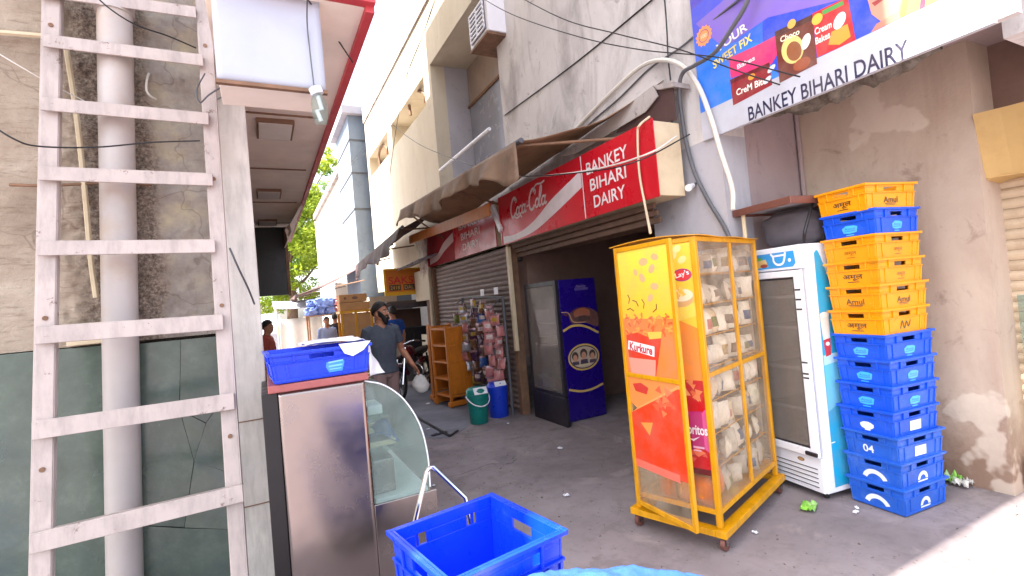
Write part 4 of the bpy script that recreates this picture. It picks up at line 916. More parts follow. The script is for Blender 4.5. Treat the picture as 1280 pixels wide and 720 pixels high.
# ================================================================== CRATES
def crate_parts(root, a, b, h, mat, slot=True, rib=True, slot_col=None):
    k = lambda z: 0.925 + 0.075*z/h
    th = 0.010
    m = MB()
    def wall(ax, sg):
        """one side: ax 0 = the two faces along y, 1 = along x"""
        half = (a if ax == 0 else b)/2; ln = (b if ax == 0 else a)
        def q(s, z, out):          # s along the side, z height, out = distance outside the wall plane
            w2 = (half*k(z) + out)*sg; l = s*k(z)
            return (w2, l, z) if ax == 0 else (l, w2, z)
        def slab(s0, s1, z0, z1, o0, o1):
            vs = [q(s, z, o) for o in (o0, o1) for z in (z0, z1) for s in (s0, s1)]
            m.add(vs, [(0, 1, 3, 2), (4, 6, 7, 5), (0, 4, 5, 1), (2, 3, 7, 6), (0, 2, 6, 4), (1, 5, 7, 3)])
        L = ln/2; zs0, zs1 = h*0.70, h*0.85
        holes = ((-0.055, 0.055),) if ax == 0 else ((-0.13*ln/0.42, -0.085*ln/0.42), (0.085*ln/0.42, 0.13*ln/0.42))
        if a > 0.43 and ax == 1: holes = ((-0.06, 0.06),)
        L0 = L; L = L if ax == 0 else L-th-0.0005; slab(-L, L, 0.006, zs0, -th, 0); slab(-L, L, zs1, h-0.0006, -th, 0)
        xs = [-L] + [x for hh in holes for x in hh] + [L]
        for i in range(0, len(xs), 2): slab(xs[i], xs[i+1], zs0, zs1, -th, 0)
        L = L0; e_ = 0.0 if ax == 0 else 0.0012; slab(-L-0.014+e_*2, L+0.014-e_*2, h-0.016+e_, h-e_, 0.0005, 0.014); slab(-L-0.007+e_*2, L+0.007-e_*2, h*0.62+e_, h*0.66-e_, 0.0005, 0.008)
        slab(-L-0.004, L+0.004, 0.008, 0.022, 0.0005, 0.005)
        if rib:
            for s in (-0.36, 0.36, -0.485, 0.485): slab(s*ln-0.006, s*ln+0.006, 0.022, h*0.62, 0.0005, 0.006)
            for s in (-0.28, 0.28): slab(s*ln-0.005, s*ln+0.005, h*0.66, h-0.016, 0.0005, 0.010)
    for ax in (0, 1):
        for sg in (-1, 1): wall(ax, sg)
    m.boxe(-a/2*0.92, a/2*0.92, -b/2*0.92, b/2*0.92, 0.002, 0.012)
    return m.build("crate_body", mat, root, local=True, bevel=0.0018)
def crate_print(root, a, b, h, kind_x, kind_y):
    k = lambda z: 0.925 + 0.075*z/h
    P = Print(lambda s, z, l: (-(a/2*k(z)) - 0.0012 - l, -s, z)); D = dict(root=root)
    def draw(P, kind, w):
        ink, cy, wt = (70, 40, 20), (60, 176, 236), (222, 230, 244); z = h*0.34
        if kind == 'hindi': P.text("अमूल", 0, z+0.006, 0.042, ink, w=0.135, bold=0.016); P.rect(-0.04, 0.04, z-0.026, z-0.021, ink)
        elif kind == 'faint': P.text("अमूल", 0, z+0.005, 0.03, (120, 74, 26), w=0.085); P.rect(-0.03, 0.03, z-0.024, z-0.020, (120, 74, 26))
        elif kind == 'latin': P.text("Amul", 0, z+0.008, 0.040, ink, w=0.125, bold=0.012); P.rect(-0.05, 0.05, z-0.020, z-0.015, ink); P.rect(-0.04, 0.04, z-0.028, z-0.025, ink)
        elif kind == 'scrawl': P.stroke(sp2([(-0.05, z-0.02), (-0.03, z+0.03), (-0.01, z-0.02), (0.01, z+0.025), (0.03, z-0.01), (0.05, z+0.03)], 4), 0.007, ink)
        elif kind == 'logo':
            P.poly([(-0.05, z+0.012), (-0.02, z+0.030), (0.03, z+0.028), (0.056, z+0.020), (0.046, z-0.018), (0.0, z-0.024), (-0.042, z-0.018)], cy, 1); P.rect(-0.026, 0.026, z-0.038, z-0.031, cy, 1)
            P.text("Amul", 0.002, z+0.008, 0.017, (24, 100, 220), 2, w=0.07, bold=0.01); P.stroke([(-0.036, z-0.008), (0.04, z-0.006)], 0.004, (24, 100, 220), 2)
        elif kind == 'cup': P.disc(0, z, 0.045, 0.026, wt, 1); P.rect(-0.045, 0.045, z+0.004, z+0.012, wt, 1.4); P.rect(-0.018, 0.018, z-0.034, z-0.024, wt, 1)
        elif kind == 'plate': P.rect(-w, w, z-0.028, z+0.036, wt, 1); P.stroke([(-w*0.6, z-0.004), (w*0.6, z+0.012)], 0.004, (150, 170, 210), 2)
        elif kind == 'num': P.text("04", -0.02, z+0.005, 0.052, wt, 2, w=0.072, bold=0.02)
        elif kind == 'arc':
            o, i2 = el(0, z-0.05, 0.085, 0.085, 20, 160, 14), el(0, z-0.05, 0.055, 0.055, 20, 160, 14)
            for j in range(14): P.poly([o[j], o[j+1], i2[j+1], i2[j]], wt, 1)
            P.rect(-0.095, 0.095, z-0.046, z-0.041, wt, 1)
        elif kind == 'badge':
            o, i2 = el(0, z-0.02, 0.052, 0.052, 0, 180, 14), el(0, z-0.02, 0.028, 0.028, 0, 180, 14)
            for j in range(14): P.poly([o[j], o[j+1], i2[j+1], i2[j]], wt, 1)
            P.rect(-0.05, 0.05, z-0.036, z-0.026, wt, 1)
    draw(P, kind_x, 0.025)
    f2 = lambda s, z, l: (s, -(b/2*k(z)) - 0.0012 - l, z)
    keep = P.fn; P.fn = f2; draw(P, kind_y, 0.055); P.fn = keep
    return P.build("crate_print", root, local=True)
CA, CB, CHT = 0.445, 0.355, 0.180
NAME = ["topmost", "second", "third", "fourth", "fifth", "sixth", "seventh", "eighth", "ninth", "tenth", "eleventh", "twelfth", "lowest"]
SPEC = [("y", "hindi", "latin", "yellow crate on the very top of the tall stack"),
        ("b", "logo", "logo", "blue crate wedged between yellow ones near the top of the tall stack"),
        ("y", "faint", "faint", "yellow crate with faint print directly under the upper blue crate"),
        ("y", "hindi", "faint", "yellow crate with bold dark script, fourth from the top of the stack"),
        ("y", "latin", "latin", "yellow crate with Latin lettering in the middle of the tall stack"),
        ("y", "hindi", "scrawl", "lowest yellow crate of the stack with a scrawl on its end"),
        ("b", "logo", "logo", "bright blue crate directly under the lowest yellow crate"),
        ("b", "logo", "logo", "blue crate with cyan logos, second below the yellow crates"),
        ("b", "logo", "logo", "blue crate with cyan logos, third below the yellow crates"),
        ("b", "cup", "plate", "blue crate with a white cup mark directly above the 04 crate"),
        ("p", "num", "plate", "blue crate marked with the number 04 in white"),
        ("p", "arc", "badge", "faded blue crate with white arch, second from the floor"),
        ("p", "arc", "badge", "faded blue crate with white arch standing on the floor")]
body0 = {}; N = len(SPEC); pitch = 0.1655
for i, (c, kx, ky, lab) in enumerate(SPEC):
    z = (N-1-i)*pitch + 0.002
    jx, jy, jr = random.uniform(-0.008, 0.008), random.uniform(-0.006, 0.006), random.uniform(-0.03, 0.03)
    if i in (0,): jx -= 0.012; jr = -0.06
    if i in (1,): jr = 0.03
    mt = dict(y=M['yellowcrate'], b=M['bluecrate'], p=M['palecrate'])[c]
    r = thing("milk_crate", lab, "crate", (3.795+jx, 1.90+jy, z), R(-7)+jr, "milk crates in the tall stack")
    if c in body0:
        o = body0[c].copy(); COL.objects.link(o); o.parent = r; W[o] = W[r]
    else: body0[c] = crate_parts(r, CA, CB, CHT, mt)
    crate_print(r, CA, CB, CHT, kx, ky)

# crate on the counter
CC = thing("milk_crate", "blue crate with a pale cyan badge standing on the red slab of the counter", "crate", (0.245, 2.84, 1.304), R(3))
crate_parts(CC, 0.475, 0.36, 0.152, M['bluecrate2'])
P = Print(lambda s, z, l: (s, -(0.18*(0.925+0.075*z/0.152)) - 0.0012 - l, z))
P.poly([(0.02, 0.078), (0.10, 0.084), (0.108, 0.072), (0.095, 0.026), (0.03, 0.025), (0.015, 0.055)], (40, 140, 230), 1)
P.stroke([(0.03, 0.075), (0.10, 0.080)], 0.008, (120, 196, 240), 2); P.stroke([(0.03, 0.055), (0.095, 0.058)], 0.008, (120, 196, 240), 2); P.stroke([(0.035, 0.040), (0.09, 0.041)], 0.005, (120, 196, 240), 2)
P.build("crate_print", CC, local=True)

# foreground crate on its trolley
FGR = R(4)
TR = thing("hand_trolley", "chrome handled trolley under the empty blue crate in front", "trolley", (0.555, 1.50, 0), FGR)
m = MB(); m.boxe(-0.22, 0.22, -0.24, 0.24, 0.13, 0.155); m.build("platform", M['darkframe'], TR, local=True, bevel=0.005)
hb = []
m = MB(); Wt = W[TR].inverted()
h0, h1, h2, h3 = Wt @ onz(518, 655, 0.78), Wt @ ony(533, 590, 1.985), Wt @ ony(541, 584, 1.985), Wt @ ony(581, 622, 1.93)
m.tube([V((h0.x-0.03, h0.y, 0.14)), h0, h1, h1.lerp(h2, 0.4)+V((0, 0, 0.006)), h2, h3, V((h3.x+0.09, h3.y-0.02, 0.14))], 0.010, 8); m.build("handle", M['chrome'], TR, local=True, smooth=True)
m = MB(); m.tube([(-0.012, 0, 0), (0.012, 0, 0)], 0.055, 16); w0 = m.build("wheel", M['tyre'], TR, local=True)
w0.location = (-0.19, 0.2, 0.057); repeat(w0, [(0.38, 0, 0), (0, -0.4, 0), (0.38, -0.4, 0)], TR)
m = MB(); m.boxe(-0.205, -0.175, 0.185, 0.215, 0.1, 0.131); f0 = m.build("wheel_fork", M['chrome'], TR, local=True); repeat(f0, [(0.38, 0, 0), (0, -0.4, 0), (0.38, -0.4, 0)], TR)
FA, FBb = 0.392, 0.40
p0, p1, p2 = onz(617, 615, 0.90), onz(493, 660, 0.90), onz(700, 665, 0.90)
cxy = (p1+p2)/2; ang = math.atan2(p0.y-p1.y, p0.x-p1.x)
for z, lab in ((0.157, "lower blue crate on the trolley carrying the empty one"), (0.4035, "middle blue crate on the trolley, under the empty one"), (0.650, "empty open blue crate with white rim highlights in front of the counter")):
    r = thing("milk_crate", lab, "crate", (cxy.x, cxy.y, z), ang, "blue crates stacked on the trolley")
    crate_parts(r, FA, FBb, 0.25, M['bluecrate2'])
    P = Print(lambda s, zz, l: (-(FA/2*(0.925+0.075*zz/0.25))-0.0012-l, -s, zz)); P.disc(0.0, 0.09, 0.06, 0.03, (90, 150, 240), 1); P.stroke([(-0.04, 0.09), (0.04, 0.093)], 0.008, (20, 70, 220), 2); P.build("crate_print", r, local=True)

# blue bundle in the sun at the frame's foot, on a stool
ST = thing("stool", "low plastic stool hidden under the pale blue cloth", "stool", (0.80, 1.12, 0))
m = MB(); m.boxe(0.62, 1.00, 0.96, 1.30, 0.66, 0.69); m.build("seat", M['whiteplastic'], ST, bevel=0.008)
for x in (0.65, 0.97):
    for y in (0.99, 1.27): MB().tube([(x*1.0, y, 0), (x, y, 0.659)], [0.02, 0.016], 8).build("leg", M['whiteplastic'], ST)
m = MB(); 
def bun(u, v):
    a = 2*math.pi*v; x = -0.42+0.84*u; rr = (0.085*math.sin(math.pi*min(1, max(0, 0.08+u*0.90)))**0.6+0.004)
    q = V((x*6, math.cos(a)*1.3, math.sin(a)*1.3))
    rr *= 1 + 0.30*noise.fractal(q*1.5, 0.9, 2, 4) + 0.10*noise.ridged_multi_fractal(q*1.1, 0.9, 2, 3, 1, 2)*0.4
    return (0.80+x*0.72, 1.145-x*0.40+0.9*rr*math.cos(a), 0.786+0.62*rr*math.sin(a) - 0.01*x - 0.03*abs(x))
m.grid(bun, 110, 50); o = m.build("blue_cloth", M['bluecloth'], smooth=True, angle=180)
tag(o, "crumpled pale blue cloth bundle lying in the sun at the bottom of the view", "cloth")

# ================================================================== COUNTER
CT = thing("display_counter", "steel ended display counter with red slab top and curved glass front", "counter", (0.3, 2.7, 0))
yE = 2.70; yB = 4.0
def pe(px, py): return ony(px, py, yE)
m = MB(); m.grid(lambda u, v: (0.045+0.41*u, yE+0.004+0.0022*math.sin(u*5+v*3)*math.sin(v*7+u*2)*(4*u*(1-u)), 1.262*v), 24, 50)
m.build("steel_end", M['steel'], CT, smooth=True, angle=180, solid=0.012)
m = MB(); m.boxe(0.457, 0.80, yE, yE+0.02, 0.0, 0.60); m.build("steel_base", M['steel'], CT, bevel=0.004)
m = MB(); m.boxe(0.05, 0.455, yE+0.022, yB, 0.0, 1.255); m.build("cabinet", M['darkframe'], CT)
m = MB(); m.boxe(0.456, 0.78, yE+0.022, yB, 0.0, 0.585); m.build("base_cabinet", M['steel'], CT)
m = MB(); m.boxe(0.0, 0.475, yE-0.035, yB, 1.264, 1.302); m.build("slab", M['redslab'], CT, bevel=0.005)
m = MB(); m.boxe(-0.03, 0.043, yE+0.01, yB, 0.0, 1.26); m.build("black_side", M['blackpanel'], CT, bevel=0.004)
# curved glass: profile in x,z
prof = sp2([(0.458, 1.255), (0.56, 1.215), (0.66, 1.12), (0.735, 0.97), (0.765, 0.80), (0.765, 0.62)], 6)
m = MB(); m.prism([(0.460, yE+0.004, 0.602)] + [(0.460, yE+0.004, prof[0][1]-0.01)] + [(x-0.004, yE+0.004, z-0.004) for x, z in prof[1:-1]] + [(0.761, yE+0.004, 0.602)], (0, 0.006, 0))
m.build("end_glass", M['glass'], CT)
m = MB(); m.grid(lambda u, v: (prof[min(len(prof)-1, int(u*(len(prof)-1)+0.5))][0], yE+0.012+v*(yB-yE-0.02), prof[min(len(prof)-1, int(u*(len(prof)-1)+0.5))][1]), len(prof)-1, 2)
m.build("curved_glass", M['glass'], CT, smooth=True, angle=180, solid=0.005)
m = MB(); m.tube([(x+0.001, yE+0.006, z) for x, z in prof], 0.0042, 6); m.build("glass_trim", M['whiteplastic'], CT, smooth=True)
m = MB(); m.boxe(0.46, 0.70, yE+0.03, yB-0.02, 0.86, 0.868); m.build("shelf", M['glass'], CT)
m = MB(); m.boxe(0.46, 0.58, yE+0.035, yB-0.02, 1.04, 1.048); m.build("shelf", M['glass'], CT)
m = MB(); m.boxe(0.475, 0.76, yE+0.04, yB-0.02, 0.588, 0.612); m.build("deck", M['whiteplastic'], CT)
# inside the glass
TY = thing("tray", "white tray with a pale blue paper inside the curved glass", "tray", (0.55, 2.95, 0.868))
m = MB(); m.boxe(0.475, 0.62, 2.80, 3.3, 0.870, 0.90); m.build("tray_body", M['conduit'], TY, bevel=0.006)
m = MB(); m.grid(lambda u, v: (0.47+0.17*u, 2.79+0.4*v, 0.915+0.03*math.sin(u*5)*math.cos(v*4)), 10, 10); m.build("paper", M['bluecloth'], TY, smooth=True, solid=0.002)
tag(MB().boxe(0.475, 0.60, 2.80, 3.2, 0.613, 0.80).build("steel_tub", M['steel'], bevel=0.01), "steel tub on the deck of the glass counter", "tub")
tag(MB().boxe(0.475, 0.56, 2.80, 3.0, 1.049, 1.10).build("sweet_box", M['whiteplastic'], bevel=0.006), "white box on the upper glass shelf of the counter", "box")
# cloth draped over the crate and the counter's edge
def drape(pts, name, label, mat, nu=24, nv=12):
    m = MB()
    def f(u, v):
        i = min(len(pts)-2, int(u*(len(pts)-1))); t = u*(len(pts)-1)-i
        a = V(pts[i][0]).lerp(V(pts[i][1]), v); b = V(pts[i+1][0]).lerp(V(pts[i+1][1]), v); q = a.lerp(b, t)
        return q + V((0.006*math.sin(v*19+u*7), 0.006*math.cos(u*17), 0.006*math.sin(v*13+u*9)))
    m.grid(f, nu, nv); o = m.build(name, mat, smooth=True, angle=180, solid=0.003); return o
o = drape([((0.16, 3.015, 1.472), (0.20, 2.78, 1.474)), ((0.30, 3.03, 1.485), (0.36, 2.68, 1.482)), ((0.45, 3.03, 1.482), (0.475, 2.72, 1.477)), ((0.496, 3.03, 1.455), (0.494, 2.76, 1.450))], "white_sheet", "", M['whiteplastic'])
tag(o, "white plastic sheet draped over the back of the counter crate", "sheet")
m = MB(); m.grid(lambda u, v: (0.488+(0.012+0.082*u**1.4+0.004*math.sin(u*12))*v, 2.70+0.06*v+0.012*math.sin(u*6+v*4), 1.468-0.19*u-0.012*v*(1-u)), 16, 8)
tag(m.build("hanging_sheet", M['whiteplastic'], smooth=True, angle=180, solid=0.003), "end of the white sheet hanging from the crate's side to the glass counter", "sheet")
m = MB(); m.prism([(0.335, 2.640, 1.468), (0.495, 2.640, 1.468), (0.455, 2.637, 1.425), (0.40, 2.634, 1.400), (0.36, 2.637, 1.418)], (0, -0.003, 0.0)); 
tag(m.build("sheet_corner", M['whiteplastic']), "corner of white plastic folded down the face of the counter crate", "sheet")
m = MB(); m.boxe(-0.0, 0.05, 3.05, 3.3, 0.0, 1.2); tag(m.build("wood_strip", M['wood'], bevel=0.004), "brown wooden strip between the white column and the black counter side", "strip")

# ================================================================== SNACK RACK
rk = R(18)
RK = thing("snack_rack", "tall yellow wheeled snack rack with printed door and clear sides", "rack", (2.36, 2.14, 0), rk)
RL_, RW_, RH = 1.05, 0.58, 1.905
Z0 = 0.21
def rb(name, mat, *boxes, bevel=0.003, parent=None):
    m = MB()
    for b in boxes: m.boxe(*b)
    return m.build(name, mat, parent or RK, local=True, bevel=bevel)
s = 0.034
for x in (0.0, RL_-s):
    for y in (0.0, RW_-s): rb("corner_post", M['yellow'], (x, x+s, y, y+s, 0.1345, RH))
rb("base_beam", M['yellow'], (-0.03, RL_+0.03, -0.035, 0.03, 0.09, 0.134)); rb("base_beam", M['yellow'], (-0.03, RL_+0.03, RW_-0.03, RW_+0.035, 0.09, 0.134))
rb("base_beam", M['yellow'], (-0.035, 0.03, 0.0305, RW_-0.0305, 0.092, 0.132)); rb("base_beam", M['yellow'], (RL_-0.03, RL_+0.035, 0.0305, RW_-0.0305, 0.092, 0.132))
for z in (Z0, 1.035, RH-0.03):
    hgt = 0.03 if z != 1.035 else 0.026
    for y in (0.003, RW_-s+0.003): rb("rail", M['yellow'], (s, RL_-s, y, y+0.026, z, z+hgt))
    rb("rail", M['yellow'], (RL_-s+0.003, RL_-0.004, s, RW_-s, z, z+hgt))
rb("rail", M['yellow'], (0.003, 0.03, s, RW_-s, Z0, Z0+0.03)); rb("rail", M['yellow'], (0.003, 0.03, s, RW_-s, RH-0.03, RH))
rb("centre_post", M['yellow'], (RL_*0.53-0.013, RL_*0.53+0.013, 0.001, 0.024, Z0+0.031, RH-0.031))
m = MB(); m.grid(lambda u, v: (-0.02+(RL_+0.04)*u, -0.015+(RW_+0.03)*v, RH+0.004+0.022*max(0, (0.18-u))/0.18*math.sin(math.pi*v)+0.003*math.sin(u*13)), 16, 8); m.build("top_sheet", M['yellow'], RK, local=True, solid=0.005)
rb("floor_sheet", M['yellow'], (s, RL_-s, s, RW_-s, Z0+0.005, Z0+0.012))
for (x0, x1) in ((s, RL_*0.53-0.014), (RL_*0.53+0.014, RL_-s)):
    for (z0, z1) in ((Z0+0.031, 1.034), (1.062, RH-0.031)):
        rb("clear_panel", M['acrylic'], (x0, x1, 0.012, 0.015, z0, z1), bevel=0)
rb("clear_panel", M['acrylic'], (RL_-0.02, RL_-0.017, s, RW_-s, Z0+0.031, RH-0.031), bevel=0)
rb("back_panel", M['bottle'], (s, RL_-s, RW_-0.02, RW_-0.014, Z0+0.031, RH-0.031), bevel=0)
SH = [0.245, 0.455, 0.66, 0.865, 1.075, 1.275, 1.475, 1.675]
for z in SH[1:]:
    m = MB()
    for y in (0.05, 0.16, 0.28, 0.40, 0.52): m.tube([(0.04, y, z), (RL_-0.04, y, z)], 0.004, 5)
    for x in (0.05, 0.3, 0.556, 0.8, 1.0): m.tube([(x, 0.04, z-0.004), (x, RW_-0.04, z-0.004)], 0.004, 5)
    m.build("wire_shelf", M['yellow2'], RK, local=True)
# casters
def caster(x, y):
    m = MB(); m.tube([(x, y-0.013, 0.042), (x, y+0.013, 0.042)], 0.041, 16); wv_ = m.build("caster", M['brownmetal'], RK, local=True)
    m = MB(); m.boxe(x-0.022, x+0.022, y-0.019, y-0.0145, 0.035, 0.0885); m.boxe(x-0.022, x+0.022, y+0.0145, y+0.019, 0.035, 0.0885); m.boxe(x-0.03, x+0.03, y-0.03, y+0.03, 0.0855, 0.0895); m.build("fork", M['steel'], wv_, local=True)
for x in (0.02, RL_-0.02):
    for y in (0.0, RW_-0.0): caster(x, y)
# printed end panel (seen past the door)
rb("end_panel", M['acrylic'], (0.012, 0.015, s, RW_-s, Z0+0.031, RH-0.031), bevel=0)
def chips(P, a, b, r, n, seed, cols, lay=3.5, tri=True):
    rnd = random.Random(seed)
    for i in range(n):
        x, y = a+rnd.gauss(0, r), b+rnd.gauss(0, r*0.6); q = rnd.uniform(0, 6.28); s_ = rnd.uniform(0.6, 1.2)
        k = 0.030*s_
        P.poly([(x+k*math.cos(q+j*2.094)*(1.0 if tri else 0.8), y+k*math.sin(q+j*2.094)) for j in range(3)], cols[i % len(cols)], lay+0.03*i)
P = Print(lambda a, b, l: (0.0115-l, RW_-s-a-0.08, b))      # a runs from the hinge side to the corner
Wd = RW_-2*s-0.08
P.rect(0, Wd, 0.44, RH-0.032, (246, 206, 60), 0.5)
P.poly([(0, 1.02), (Wd, 1.02), (Wd, 1.34), (0.30, 1.40), (0, 1.34)], (244, 150, 60), 0.8)
P.rect(0, Wd, 0.44, 1.02, (206, 20, 30), 0.8)
P.poly([(0.2, 1.36), (Wd, 1.42), (Wd, 1.50), (0.2, 1.44)], (250, 220, 90), 1.0)
P.disc(0.345, 1.53, 0.075, 0.055, (222, 180, 120), 1.2); P.disc(0.345, 1.55, 0.075, 0.04, (250, 236, 200), 1.3); chips(P, 0.345, 1.57, 0.025, 7, 3, ((250, 206, 80), (240, 186, 70), (252, 224, 130)), 1.5, False)
for q in ((0.31, 1.80), (0.37, 1.77), (0.34, 1.84)): P.disc(q[0], q[1], 0.03, 0.022, (250, 224, 150), 1.1, rot=0.5)
P.poly(el(0.362, 1.675, 0.062, 0.040, 0, 360, 24), (150, 60, 130), 1.6); P.poly(el(0.362, 1.675, 0.056, 0.034, 0, 360, 24), (222, 50, 60), 1.8); P.text("Lay's", 0.362, 1.678, 0.042, (250, 246, 250), 3, w=0.092, bold=0.02, rot=0.2)
P.poly([(0.245, 0.86), (0.29, 0.82), (0.40, 0.83), (Wd, 0.80), (Wd, 0.62), (0.40, 0.60), (0.24, 0.55)], (196, 50, 120), 1.4)
P.poly([(0.25, 0.86), (0.32, 0.80), (0.33, 0.55), (0.25, 0.54)], (150, 30, 90), 1.5); P.poly([(Wd-0.03, 0.82), (Wd, 0.85), (Wd, 0.58), (Wd-0.03, 0.60)], (226, 90, 150), 1.5)
chips(P, 0.33, 0.93, 0.05, 12, 8, ((244, 140, 80), (236, 110, 60), (250, 170, 110)), 1.8); chips(P, 0.34, 0.56, 0.05, 8, 9, ((244, 130, 90), (226, 90, 70)), 2.2)
P.text("Doritos", 0.347, 0.715, 0.062, (250, 246, 246), 4, w=0.165, bold=0.025); P.poly([(0.31, 0.655), (0.335, 0.64), (0.38, 0.675), (0.335, 0.655)], (250, 240, 246), 4)
P.rect(0.33, 0.40, 0.60, 0.612, (250, 200, 220), 4); P.rect(0.33, 0.38, 0.582, 0.590, (250, 200, 220), 4)
P.rect(0, Wd, 0.44, 0.475, (110, 14, 24), 3)
P.build("end_print", RK, local=True)
# door, hinged on the far post and standing ajar
DR = MB(); dw = 0.535; da = R(20)
Dm = Matrix.Translation((-0.012, RW_-0.02, 0)) @ Matrix.Rotation(R(-90)-da, 4, 'Z')       # local x runs from hinge to free edge
def db(x0, x1, z0, z1, d=0.024): DR.boxe(x0, x1, -d/2, d/2, z0, z1, Dm)
db(0, 0.028, 0.17, 1.895); db(dw-0.028, dw, 0.17, 1.895); db(0.0285, dw-0.0285, 0.17, 0.198, 0.022); db(0.0285, dw-0.0285, 1.867, 1.895, 0.022); db(0.0285, dw-0.0285, 1.030, 1.058, 0.022)
door = DR.build("door", M['yellow'], RK, local=True, bevel=0.003)
m = MB(); m.boxe(0.0285, dw-0.0285, -0.0015, 0.0015, 0.1985, 1.8665, Dm); m.build("door_sheet", M['acrylic'], door, local=True)
m = MB()
for z in (0.35, 1.0, 1.7): m.tube([Dm @ V((-0.006, 0, z)), Dm @ V((-0.006, 0, z+0.07))], 0.009, 8)
m.build("hinge", M['brownmetal'], door, local=True)
P = Print(lambda a, b, l: Dm @ V((0.029+(a-0.029)*1.2, -0.0022-l, b)))
if (Dm.to_3x3() @ V((0, -1, 0))).x > 0: P.fn = lambda a, b, l: Dm @ V((0.029+(a-0.029)*1.2, 0.0022+l, b))
x0, x1 = 0.029, 0.455-0.029
for i in range(14):
    z = 1.866-(1.866-1.42)*i/14; q = i/13
    P.rect(x0, x1, 1.866-(0.446)*(i+1)/14, z, (250, int(214-26*q), int(74-34*q)), 0.4)
P.poly([(x0, 1.42), (x1, 1.42), (x1, 1.058), (x0, 1.058)], (236, 128, 60), 0.45)
for i, (a, b, r) in enumerate(((0.24, 1.78, 0.035), (0.30, 1.73, 0.03), (0.22, 1.68, 0.03), (0.31, 1.62, 0.03), (0.27, 1.55, 0.026), (0.17, 1.72, 0.022), (0.33, 1.80, 0.028))): P.disc(a, b, r, r*0.7, (244, 170, 120), 0.8+0.05*i, rot=i)
for (a, b, q) in ((0.09, 1.52, 1.2), (0.17, 1.50, 2.0), (0.21, 1.485, 1.3), (0.28, 1.46, 0.6), (0.13, 1.47, 2.6)):
    P.stroke([(a, b), (a+0.035*math.cos(q), b+0.035*math.sin(q)), (a+0.06*math.cos(q+0.4), b+0.06*math.sin(q+0.4))], 0.007, (120, 70, 30), 1.4)
rnd = random.Random(4)
for i in range(60):
    a, b, q = rnd.uniform(x0+0.02, x1-0.03), rnd.uniform(1.30, 1.43), rnd.uniform(0, 3.14); a2, b2 = a+0.03*math.cos(q), b+0.03*math.sin(q)
    P.stroke([(a, b), ((a+a2)/2, (b+b2)/2+0.006), (a2, b2)], 0.012, ((238, 120, 50), (246, 156, 70), (216, 90, 40))[i % 3], 1.6+0.02*i)
P.poly([(0.045, 1.31), (0.14, 1.33), (0.24, 1.30), (0.335, 1.335), (0.26, 1.058), (0.06, 1.058)], (214, 60, 36), 3.2)
P.poly([(0.05, 1.16), (0.27, 1.16), (0.255, 1.058), (0.06, 1.058)], (232, 150, 130), 3.5); P.poly([(0.225, 1.335), (0.335, 1.34), (0.325, 1.30), (0.235, 1.29)], (246, 190, 70), 3.4)
P.poly([(0.050, 1.215), (0.06, 1.275), (0.27, 1.245), (0.262, 1.180)], (250, 240, 240), 3.8); P.text("Kurkure", 0.160, 1.228, 0.056, (186, 24, 44), 5, w=0.185, bold=0.03, rot=-0.12)
P.poly([(x0, 1.03), (x1, 1.03), (x1, 0.93), (0.12, 0.80), (x0, 0.86)], (240, 140, 66), 0.5); P.poly([(0.06, 0.985), (0.13, 1.0), (0.19, 0.975), (0.17, 0.93), (0.08, 0.94)], (206, 50, 40), 1)
P.poly([(x0, 0.79), (x1-0.02, 1.0), (x1, 1.0), (x1, 0.45), (x0, 0.43)], (226, 62, 22), 1.2); P.poly([(x0, 0.79), (0.12, 0.83), (x1, 1.0), (x1, 1.03), (0.10, 0.84)], (244, 160, 90), 0.9)
chips(P, 0.30, 0.90, 0.05, 10, 5, ((236, 90, 50), (246, 120, 70)), 1.6); P.poly([(0.10, 0.735), (0.20, 0.755), (0.165, 0.665)], (250, 150, 60), 1.8); P.rect(x0, x1-0.06, 0.43, 0.48, (240, 110, 90), 1.7)
P.build("door_print", door, local=True)

# packets standing on the shelves, one by one
def pillow(mb, c, sx, sz, th, ang, tilt, seed, n=5):
    k = len(mb.v); rot = Matrix.Translation(c) @ Matrix.Rotation(ang, 4, 'Z') @ Matrix.Rotation(tilt, 4, 'X')
    for side in (1, -1):
        mb.grid(lambda u, v: rot @ V(((u-0.5)*sx*(1-0.08*math.sin(math.pi*v)), side*th/2*((1-abs(2*u-1)**2.5)*(1-abs(2*v-1)**2.5))**0.6*(1+0.35*noise.noise(V((u*4, v*4, seed+side)))) + 0.006*noise.noise(V((u*9, v*9, seed))), v*sz + 0.006*noise.noise(V((u*6, seed, 1)))*v)), n, n)
    return mb
SHN = ["bottom floor", "second shelf", "third shelf", "fourth shelf", "fifth shelf", "sixth shelf", "seventh shelf", "top shelf"]
kinds = ['bread', 'bread', 'bread_green', 'bread', 'bread_buff', 'bottle', 'bread']
